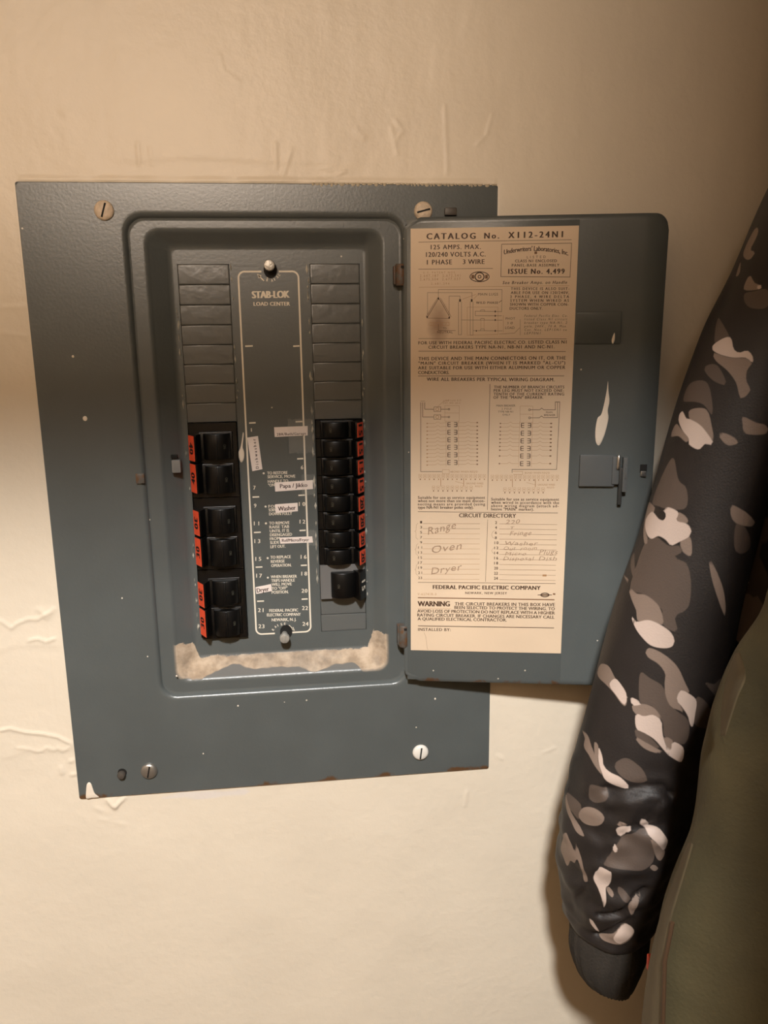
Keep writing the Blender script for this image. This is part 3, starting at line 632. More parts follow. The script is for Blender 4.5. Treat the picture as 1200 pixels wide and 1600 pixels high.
 ([(21.88, -161.88), (22.75, -161.87)], 0.5, 'f'),
 ([(22.0, -164.11), (22.66, -164.1)], 0.9, 'f'),
 ([(24.45, -160.64), (26.42, -160.62), (26.45, -163.08), (24.47, -163.09), (24.45, -160.64)], 0.16, 'f'),
 ([(25.01, -161.86), (25.89, -161.85)], 0.5, 'f'),
 ([(25.14, -164.09), (25.8, -164.09)], 0.9, 'm'),
 ([(27.58, -160.62), (29.55, -160.61), (29.58, -163.06), (27.6, -163.07), (27.58, -160.62)], 0.16, 'f'),
 ([(28.14, -161.84), (29.02, -161.84)], 0.5, 'f'),
 ([(28.27, -164.07), (28.93, -164.07)], 0.9, 'f'),
 ([(30.71, -160.6), (32.67, -160.59), (32.71, -163.04), (30.73, -163.05), (30.71, -160.6)], 0.16, 'f'),
 ([(31.27, -161.82), (32.14, -161.82)], 0.5, 'f'),
 ([(31.4, -164.05), (32.06, -164.05)], 0.9, 'f'),
 ([(33.83, -160.58), (35.8, -160.57), (35.83, -163.02), (33.86, -163.03), (33.83, -160.58)], 0.16, 'f'),
 ([(34.39, -161.81), (35.27, -161.8)], 0.5, 'f'),
 ([(34.53, -164.03), (35.19, -164.03)], 0.9, 'm'),
 ([(36.95, -160.57), (38.92, -160.56), (38.95, -163.01), (36.99, -163.02), (36.95, -160.57)], 0.16, 'f'),
 ([(37.52, -161.79), (38.39, -161.78)], 0.5, 'f'),
 ([(37.66, -164.02), (38.31, -164.01)], 0.9, 'f'),
 ([(40.07, -160.55), (42.03, -160.54), (42.07, -162.99), (40.11, -163.0), (40.07, -160.55)], 0.16, 'f'),
 ([(40.64, -161.77), (41.51, -161.77)], 0.5, 'f'),
 ([(40.78, -164.0), (41.43, -163.99)], 0.9, 'f'),
 ([(43.19, -160.53), (45.15, -160.52), (45.19, -162.97), (43.23, -162.98), (43.19, -160.53)], 0.16, 'f'),
 ([(43.75, -161.75), (44.62, -161.75)], 0.5, 'f'),
 ([(43.9, -163.98), (44.55, -163.98)], 0.9, 'm'),
 ([(46.3, -160.52), (48.26, -160.51), (48.31, -162.95), (46.34, -162.96), (46.3, -160.52)], 0.16, 'f'),
 ([(46.87, -161.74), (47.74, -161.73)], 0.5, 'f'),
 ([(47.02, -163.96), (47.67, -163.96)], 0.9, 'f'),
 ([(49.41, -160.5), (51.37, -160.49), (51.42, -162.93), (49.46, -162.95), (49.41, -160.5)], 0.16, 'f'),
 ([(49.98, -161.72), (50.85, -161.72)], 0.5, 'f'),
 ([(50.13, -163.94), (50.78, -163.94)], 0.9, 'f'),
 ([(14.79, -168.74), (16.77, -168.73), (16.79, -171.2), (14.8, -171.22), (14.79, -168.74)], 0.16, 'f'),
 ([(15.35, -169.98), (16.23, -169.97)], 0.5, 'f'),
 ([(15.47, -172.23), (16.13, -172.22)], 0.9, 'm'),
 ([(18.01, -168.72), (19.99, -168.71), (20.01, -171.18), (18.03, -171.19), (18.01, -168.72)], 0.16, 'f'),
 ([(18.57, -169.96), (19.45, -169.95)], 0.5, 'f'),
 ([(18.7, -172.2), (19.36, -172.2)], 0.9, 'm'),
 ([(21.23, -168.7), (23.21, -168.69), (23.23, -171.16), (21.25, -171.17), (21.23, -168.7)], 0.16, 'f'),
 ([(21.79, -169.93), (22.67, -169.93)], 0.5, 'f'),
 ([(21.92, -172.18), (22.58, -172.18)], 0.9, 'm'),
 ([(24.45, -168.68), (26.43, -168.67), (26.45, -171.14), (24.47, -171.15), (24.45, -168.68)], 0.16, 'f'),
 ([(25.01, -169.91), (25.89, -169.91)], 0.5, 'f'),
 ([(25.14, -172.16), (25.8, -172.15)], 0.9, 'm'),
 ([(27.66, -168.66), (29.64, -168.65), (29.67, -171.12), (27.69, -171.13), (27.66, -168.66)], 0.16, 'f'),
 ([(28.22, -169.89), (29.1, -169.89)], 0.5, 'f'),
 ([(28.36, -172.14), (29.02, -172.13)], 0.9, 'm'),
 ([(30.87, -168.64), (32.85, -168.63), (32.88, -171.09), (30.9, -171.11), (30.87, -168.64)], 0.16, 'f'),
 ([(31.44, -169.87), (32.31, -169.86)], 0.5, 'f'),
 ([(31.57, -172.11), (32.23, -172.11)], 0.9, 'm'),
 ([(34.08, -168.62), (36.05, -168.61), (36.09, -171.07), (34.11, -171.09), (34.08, -168.62)], 0.16, 'f'),
 ([(34.65, -169.85), (35.52, -169.84)], 0.5, 'f'),
 ([(34.79, -172.09), (35.44, -172.09)], 0.9, 'm'),
 ([(37.29, -168.6), (39.26, -168.59), (39.3, -171.05), (37.32, -171.06), (37.29, -168.6)], 0.16, 'f'),
 ([(37.85, -169.83), (38.73, -169.82)], 0.5, 'f'),
 ([(37.99, -172.07), (38.65, -172.06)], 0.9, 'm'),
 ([(40.49, -168.58), (42.46, -168.57), (42.5, -171.03), (40.53, -171.04), (40.49, -168.58)], 0.16, 'f'),
 ([(41.06, -169.81), (41.93, -169.8)], 0.5, 'f'),
 ([(41.2, -172.05), (41.86, -172.04)], 0.9, 'm'),
 ([(54.86, -161.03), (56.82, -161.02), (56.87, -163.46), (54.91, -163.47), (54.86, -161.03)], 0.16, 'f'),
 ([(55.43, -162.25), (56.3, -162.24)], 0.5, 'f'),
 ([(55.58, -164.47), (56.24, -164.46)], 0.9, 'm'),
 ([(57.99, -161.01), (59.95, -161.0), (60.0, -163.44), (58.05, -163.45), (57.99, -161.01)], 0.16, 'f'),
 ([(58.56, -162.23), (59.43, -162.22)], 0.5, 'f'),
 ([(58.72, -164.45), (59.38, -164.45)], 0.9, 'f'),
 ([(61.13, -160.99), (63.08, -160.98), (63.14, -163.42), (61.18, -163.43), (61.13, -160.99)], 0.16, 'f'),
 ([(61.7, -162.21), (62.57, -162.21)], 0.5, 'f'),
 ([(61.86, -164.43), (62.51, -164.43)], 0.9, 'f'),
 ([(64.26, -160.98), (66.21, -160.97), (66.27, -163.41), (64.32, -163.42), (64.26, -160.98)], 0.16, 'f'),
 ([(64.83, -162.19), (65.7, -162.19)], 0.5, 'f'),
 ([(64.99, -164.41), (65.64, -164.41)], 0.9, 'm'),
 ([(67.38, -160.96), (69.33, -160.95), (69.4, -163.39), (67.45, -163.4), (67.38, -160.96)], 0.16, 'f'),
 ([(67.96, -162.18), (68.82, -162.17)], 0.5, 'f'),
 ([(68.12, -164.39), (68.77, -164.39)], 0.9, 'f'),
 ([(70.51, -160.94), (72.45, -160.93), (72.52, -163.37), (70.57, -163.38), (70.51, -160.94)], 0.16, 'f'),
 ([(71.08, -162.16), (71.95, -162.15)], 0.5, 'f'),
 ([(71.25, -164.38), (71.9, -164.37)], 0.9, 'f'),
 ([(73.63, -160.93), (75.57, -160.91), (75.64, -163.35), (73.7, -163.36), (73.63, -160.93)], 0.16, 'f'),
 ([(74.2, -162.14), (75.07, -162.14)], 0.5, 'f'),
 ([(74.37, -164.36), (75.02, -164.35)], 0.9, 'm'),
 ([(76.75, -160.91), (78.69, -160.9), (78.76, -163.33), (76.82, -163.34), (76.75, -160.91)], 0.16, 'f'),
 ([(77.32, -162.12), (78.19, -162.12)], 0.5, 'f'),
 ([(77.5, -164.34), (78.15, -164.33)], 0.9, 'f'),
 ([(79.86, -160.89), (81.8, -160.88), (81.88, -163.32), (79.94, -163.33), (79.86, -160.89)], 0.16, 'f'),
 ([(80.44, -162.11), (81.3, -162.1)], 0.5, 'f'),
 ([(80.62, -164.32), (81.26, -164.32)], 0.9, 'f'),
 ([(82.98, -160.87), (84.92, -160.86), (85.0, -163.3), (83.05, -163.31), (82.98, -160.87)], 0.16, 'f'),
 ([(83.55, -162.09), (84.42, -162.08)], 0.5, 'f'),
 ([(83.73, -164.3), (84.38, -164.3)], 0.9, 'm'),
 ([(86.09, -160.86), (88.02, -160.85), (88.11, -163.28), (86.17, -163.29), (86.09, -160.86)], 0.16, 'f'),
 ([(86.66, -162.07), (87.53, -162.07)], 0.5, 'f'),
 ([(86.85, -164.28), (87.49, -164.28)], 0.9, 'f'),
 ([(89.19, -160.84), (91.13, -160.83), (91.22, -163.26), (89.28, -163.27), (89.19, -160.84)], 0.16, 'f'),
 ([(89.77, -162.05), (90.63, -162.05)], 0.5, 'f'),
 ([(89.96, -164.27), (90.6, -164.26)], 0.9, 'f'),
 ([(92.3, -160.82), (94.23, -160.81), (94.32, -163.24), (92.38, -163.25), (92.3, -160.82)], 0.16, 'f'),
 ([(92.88, -162.04), (93.74, -162.03)], 0.5, 'f'),
 ([(93.07, -164.25), (93.71, -164.24)], 0.9, 'm'),
 ([(95.4, -160.81), (97.33, -160.8), (97.42, -163.23), (95.49, -163.24), (95.4, -160.81)], 0.16, 'f'),
 ([(95.98, -162.02), (96.84, -162.01)], 0.5, 'f'),
 ([(96.17, -164.23), (96.82, -164.22)], 0.9, 'f'),
 ([(98.5, -160.79), (100.43, -160.78), (100.53, -163.21), (98.59, -163.22), (98.5, -160.79)], 0.16, 'f'),
 ([(99.08, -162.0), (99.94, -162.0)], 0.5, 'f'),
 ([(99.27, -164.21), (99.92, -164.21)], 0.9, 'f'),
 ([(63.54, -169.66), (65.5, -169.64), (65.56, -172.1), (63.6, -172.11), (63.54, -169.66)], 0.16, 'f'),
 ([(64.11, -170.88), (64.98, -170.87)], 0.5, 'f'),
 ([(64.28, -173.12), (64.93, -173.11)], 0.9, 'm'),
 ([(66.79, -169.63), (68.74, -169.62), (68.81, -172.08), (66.85, -172.09), (66.79, -169.63)], 0.16, 'f'),
 ([(67.36, -170.86), (68.23, -170.85)], 0.5, 'f'),
 ([(67.53, -173.09), (68.18, -173.09)], 0.9, 'm'),
 ([(70.03, -169.61), (71.99, -169.6), (72.05, -172.05), (70.1, -172.07), (70.03, -169.61)], 0.16, 'f'),
 ([(70.61, -170.84), (71.48, -170.83)], 0.5, 'f'),
 ([(70.78, -173.07), (71.43, -173.06)], 0.9, 'm'),
 ([(73.27, -169.59), (75.23, -169.58), (75.3, -172.03), (73.34, -172.05), (73.27, -169.59)], 0.16, 'f'),
 ([(73.85, -170.81), (74.72, -170.81)], 0.5, 'f'),
 ([(74.02, -173.05), (74.68, -173.04)], 0.9, 'm'),
 ([(76.51, -169.57), (78.47, -169.56), (78.54, -172.01), (76.59, -172.02), (76.51, -169.57)], 0.16, 'f'),
 ([(77.09, -170.79), (77.96, -170.79)], 0.5, 'f'),
 ([(77.27, -173.02), (77.92, -173.02)], 0.9, 'm'),
 ([(79.75, -169.55), (81.7, -169.54), (81.78, -171.99), (79.83, -172.0), (79.75, -169.55)], 0.16, 'f'),
 ([(80.33, -170.77), (81.2, -170.76)], 0.5, 'f'),
 ([(80.51, -173.0), (81.16, -173.0)], 0.9, 'm'),
 ([(82.99, -169.53), (84.93, -169.51), (85.01, -171.96), (83.06, -171.98), (82.99, -169.53)], 0.16, 'f'),
 ([(83.57, -170.75), (84.43, -170.74)], 0.5, 'f'),
 ([(83.75, -172.98), (84.4, -172.97)], 0.9, 'm'),
 ([(86.22, -169.51), (88.16, -169.49), (88.24, -171.94), (86.3, -171.96), (86.22, -169.51)], 0.16, 'f'),
 ([(86.8, -170.73), (87.66, -170.72)], 0.5, 'f'),
 ([(86.98, -172.95), (87.63, -172.95)], 0.9, 'm'),
 ([(89.44, -169.48), (91.39, -169.47), (91.47, -171.92), (89.53, -171.93), (89.44, -169.48)], 0.16, 'f'),
 ([(90.03, -170.7), (90.89, -170.7)], 0.5, 'f'),
 ([(90.21, -172.93), (90.86, -172.93)], 0.9, 'm'),
 ([(20.7, -163.33), (20.74, -168.93)], 0.4, 'f'),
 ([(36.36, -163.24), (36.44, -168.83)], 0.4, 'f'),
 ([(69.47, -163.72), (69.62, -169.28)], 0.4, 'f'),
 ([(84.93, -163.63), (85.11, -169.18)], 0.4, 'f'),
 ([(21.75, -157.42), (26.45, -157.4), (26.48, -160.18), (21.77, -160.2), (21.75, -157.42)], 0.2, 'f'),
 ([(27.23, -158.73), (28.11, -159.06)], 0.3, 'm'),
 ([(69.65, -158.29), (76.13, -158.26), (76.19, -160.47), (70.03, -160.5)], 0.2, 'f'),
 ([(30.59, -165.51), (36.64, -167.04)], 0.2, 'f'),
 ([(79.06, -165.99), (85.6, -167.62)], 0.2, 'f'),
 ([(8.35, -195.47), (48.08, -195.18)], 0.2, 'm'),
 ([(61.3, -195.16), (100.9, -195.32)], 0.2, 'm'),
 ([(8.36, -199.1), (48.11, -198.79)], 0.2, 'm'),
 ([(61.38, -198.77), (100.93, -198.92)], 0.2, 'm'),
 ([(8.37, -202.74), (48.14, -202.41)], 0.2, 'f'),
 ([(61.47, -202.4), (100.96, -202.52)], 0.2, 'm'),
 ([(8.38, -206.39), (48.18, -206.04)], 0.2, 'f'),
 ([(61.55, -206.03), (100.99, -206.14)], 0.2, 'm'),
 ([(8.39, -210.05), (48.21, -209.68)], 0.2, 'f'),
 ([(61.64, -209.68), (101.02, -209.77)], 0.2, 'm'),
 ([(8.4, -213.72), (48.24, -213.33)], 0.2, 'f'),
 ([(61.72, -213.33), (101.05, -213.4)], 0.2, 'm'),
 ([(8.41, -217.4), (48.27, -216.99)], 0.2, 'f'),
 ([(61.81, -217.0), (101.08, -217.05)], 0.2, 'm'),
 ([(8.42, -221.1), (48.31, -220.66)], 0.2, 'f'),
 ([(61.89, -220.67), (101.11, -220.71)], 0.2, 'm'),
 ([(8.43, -224.8), (48.34, -224.35)], 0.2, 'f'),
 ([(61.98, -224.36), (101.14, -224.38)], 0.2, 'm'),
 ([(8.44, -228.51), (48.37, -228.04)], 0.2, 'f'),
 ([(62.06, -228.06), (101.17, -228.06)], 0.2, 'm'),
 ([(8.45, -232.23), (48.4, -231.74)], 0.2, 'f'),
 ([(62.15, -231.76), (101.2, -231.75)], 0.2, 'm'),
 ([(8.46, -235.97), (48.44, -235.45)], 0.2, 'f'),
 ([(62.24, -235.48), (101.23, -235.45)], 0.2, 'm'),
 ([(5.11, -195.16), (3.89, -196.55), (3.67, -200.58), (2.88, -201.05), (3.67, -201.73), (3.67, -205.77), (5.02, -206.92)], 0.2, 'h'),
 ([(5.14, -209.81), (3.9, -211.22), (3.68, -213.72), (2.89, -214.2), (3.68, -214.89), (3.68, -217.4), (5.04, -218.55)], 0.2, 'h'),
 ([(5.16, -224.4), (3.92, -225.83), (3.69, -228.36), (2.9, -228.84), (3.7, -229.54), (3.7, -232.07), (5.06, -233.23)], 0.2, 'h'),
 ([(58.1, -199.98), (56.81, -201.14), (56.18, -202.87), (56.88, -204.81), (58.23, -205.71)], 0.2, 'h'),
 ([(58.37, -212.05), (57.06, -213.22), (56.42, -214.38), (57.12, -215.76), (58.47, -216.67)], 0.2, 'h'),
 ([(9.49, -275.76), (10.89, -279.39), (11.84, -287.96), (12.54, -289.17)], 0.2, 'h'),
 ([(92.15, -231.89), (94.91, -231.84)], 1.4, 'f'),
]
PRINT_TEXT = [
 ('STAB-LOK', -11.68, 141.24, 13.66, 141.43, 4.5, 3),
 ('LOAD CENTER', -10.82, 136.39, 13.56, 136.27, 2.43, 2),
 ('7', -16.98, 11.19, -15.32, 11.13, 2.74, 1),
 ('9', -17.15, -1.68, -15.37, -1.75, 2.77, 1),
 ('11', -17.77, -14.55, -14.06, -14.7, 2.79, 1),
 ('13', -18.05, -27.55, -13.88, -27.73, 2.82, 1),
 ('15', -17.99, -40.69, -13.8, -40.88, 2.84, 1),
 ('17', -18.01, -53.23, -13.8, -53.44, 2.88, 1),
 ('21', -17.98, -79.29, -13.95, -79.51, 2.92, 1),
 ('23', -18.21, -91.7, -13.82, -91.95, 2.95, 1),
 ('6', 16.75, 24.55, 18.54, 24.49, 2.73, 1),
 ('10', 14.45, -1.73, 18.98, -1.9, 2.78, 1),
 ('12', 14.45, -14.57, 18.54, -14.74, 2.81, 1),
 ('16', 14.31, -40.63, 18.56, -40.82, 2.87, 1),
 ('18', 14.33, -53.25, 18.59, -53.46, 2.89, 1),
 ('20', 13.98, -66.21, 18.38, -66.44, 2.92, 1),
 ('22', 13.86, -79.43, 18.29, -79.67, 2.95, 1),
 ('24', 13.78, -91.66, 18.23, -91.91, 2.97, 1),
 ('TO RESTORE', -6.83, 21.57, 7.45, 21.55, 2.04, 1),
 ('SERVICE, MOVE', -6.72, 18.94, 12.72, 18.75, 2.06, 1),
 ('HANDLE TO', -6.65, 15.63, 7.67, 15.6, 2.06, 1),
 ('"ON"', -6.43, 12.88, -1.06, 13.15, 2.06, 1),
 ('FOR RESET', -6.99, -2.3, 9.56, -2.47, 2.09, 1),
 ('SCREWS', -6.88, -4.97, -0.12, -4.77, 2.08, 1),
 ('DOWN FULLY', -6.78, -7.77, 9.47, -7.94, 2.09, 1),
 ('TO REMOVE', -7.07, -14.52, 7.4, -14.64, 2.11, 1),
 ('RAISE TAB', -6.97, -17.33, 7.07, -17.44, 2.1, 1),
 ('UNTIL IT IS', -6.87, -20.26, 6.95, -20.37, 2.11, 1),
 ('DISENGAGED', -6.88, -23.08, 8.89, -23.28, 2.11, 1),
 ('FROM', -7.01, -26.02, 0.14, -25.86, 2.12, 1),
 ('SLIDE', -7.02, -28.85, -0.43, -28.67, 2.12, 1),
 ('LIFT OUT.', -6.92, -31.81, 3.89, -31.82, 2.13, 1),
 ('TO REPLACE', -7.26, -39.64, 7.35, -39.83, 2.14, 1),
 ('REVERSE', -7.06, -42.86, 2.88, -42.85, 2.15, 1),
 ('OPERATION.', -6.96, -45.86, 7.57, -46.06, 2.15, 1),
 ('WHEN BREAKER', -7.66, -54.22, 11.16, -54.66, 2.16, 1),
 ('TRIPS HANDLE', -7.45, -57.12, 9.56, -57.49, 2.16, 1),
 ('WILL MOVE', -7.23, -60.03, 7.26, -60.28, 2.18, 1),
 ('TO "OFF"', -7.36, -63.05, 4.03, -63.15, 2.18, 1),
 ('POSITION.', -7.48, -65.96, 4.73, -66.1, 2.18, 1),
 ('FEDERAL PACIFIC', -9.81, -79.74, 11.15, -80.39, 2.2, 1),
 ('ELECTRIC COMPANY', -11.68, -82.95, 12.89, -83.81, 2.21, 1),
 ('NEWARK, N. J.', -8.39, -86.95, 9.49, -87.45, 2.22, 1),
]
PRINT_BULLETS = [(-9.23, 22.56), (-8.96, -1.3), (-9.28, -13.49), (-9.17, -39.07), (-9.7, -53.64)]
PRINT_TICKS = [((-17.59, 57.97), (-13.1, 58.08)), ((-17.8, 5.83), (-13.11, 5.89)), ((-18.02, -19.8), (-13.17, -19.76)), ((-17.99, -45.45), (-13.21, -45.44)), ((-18.17, -71.11), (-13.23, -71.13)), ((14.29, 58.04), (19.05, 58.14)), ((14.44, 32.01), (18.69, 32.11)), ((14.39, 5.92), (18.91, 5.99)), ((14.26, -19.74), (18.6, -19.68)), ((14.25, -45.66), (18.63, -45.63)), ((13.92, -71.21), (18.34, -71.2)), ((-17.72, 109.91), (-12.58, 110.05)), ((14.56, 109.44), (18.9, 109.59))]
ARROW_TOP = [(-6.69, 156.02), (-3.15, 152.41), (-1.2, 151.92), (2.25, 151.8), (4.52, 152.7), (6.32, 154.27), (7.77, 155.85)]
ARROW_BOTTOM = [(-7.54, -94.29), (-5.11, -91.7), (-1.58, -90.67), (1.35, -90.09), (3.9, -90.6), (7.26, -94.27)]
STICKERS = [
 ('2BR/Bath/Garage', [(-0.48, 47.86), (22.38, 48.34), (22.6, 54.93), (-0.63, 54.65)], (0.99, 48.71), (21.17, 48.94), 1.79),
 ('Papa / Jikko', [(-1.78, 9.27), (24.82, 10.17), (24.91, 16.61), (-1.84, 15.69)], (1.68, 11.68), (21.03, 11.92), 2.87),
 ('Washer', [(-2.21, -6.2), (13.64, -5.54), (13.63, 0.63), (-2.17, 0.06)], (-0.34, -4.76), (12.21, -4.32), 3.13),
 ('Ref/Micro/Fryer', [(0.25, -28.82), (23.55, -28.88), (23.24, -24.37), (-0.13, -24.31)], (1.44, -27.45), (20.84, -27.7), 2.12),
 ('Dryer', [(-18.48, -65.51), (-7.16, -63.79), (-7.51, -58.57), (-18.81, -60.42)], (-17.86, -64.45), (-9.1, -63.45), 3.14),
 ('Dishwasher', [(-17.02, 24.29), (-9.98, 25.53), (-12.0, 48.84), (-19.39, 47.93)], (-12.4, 26.06), (-13.73, 47.0), 1.99),
]
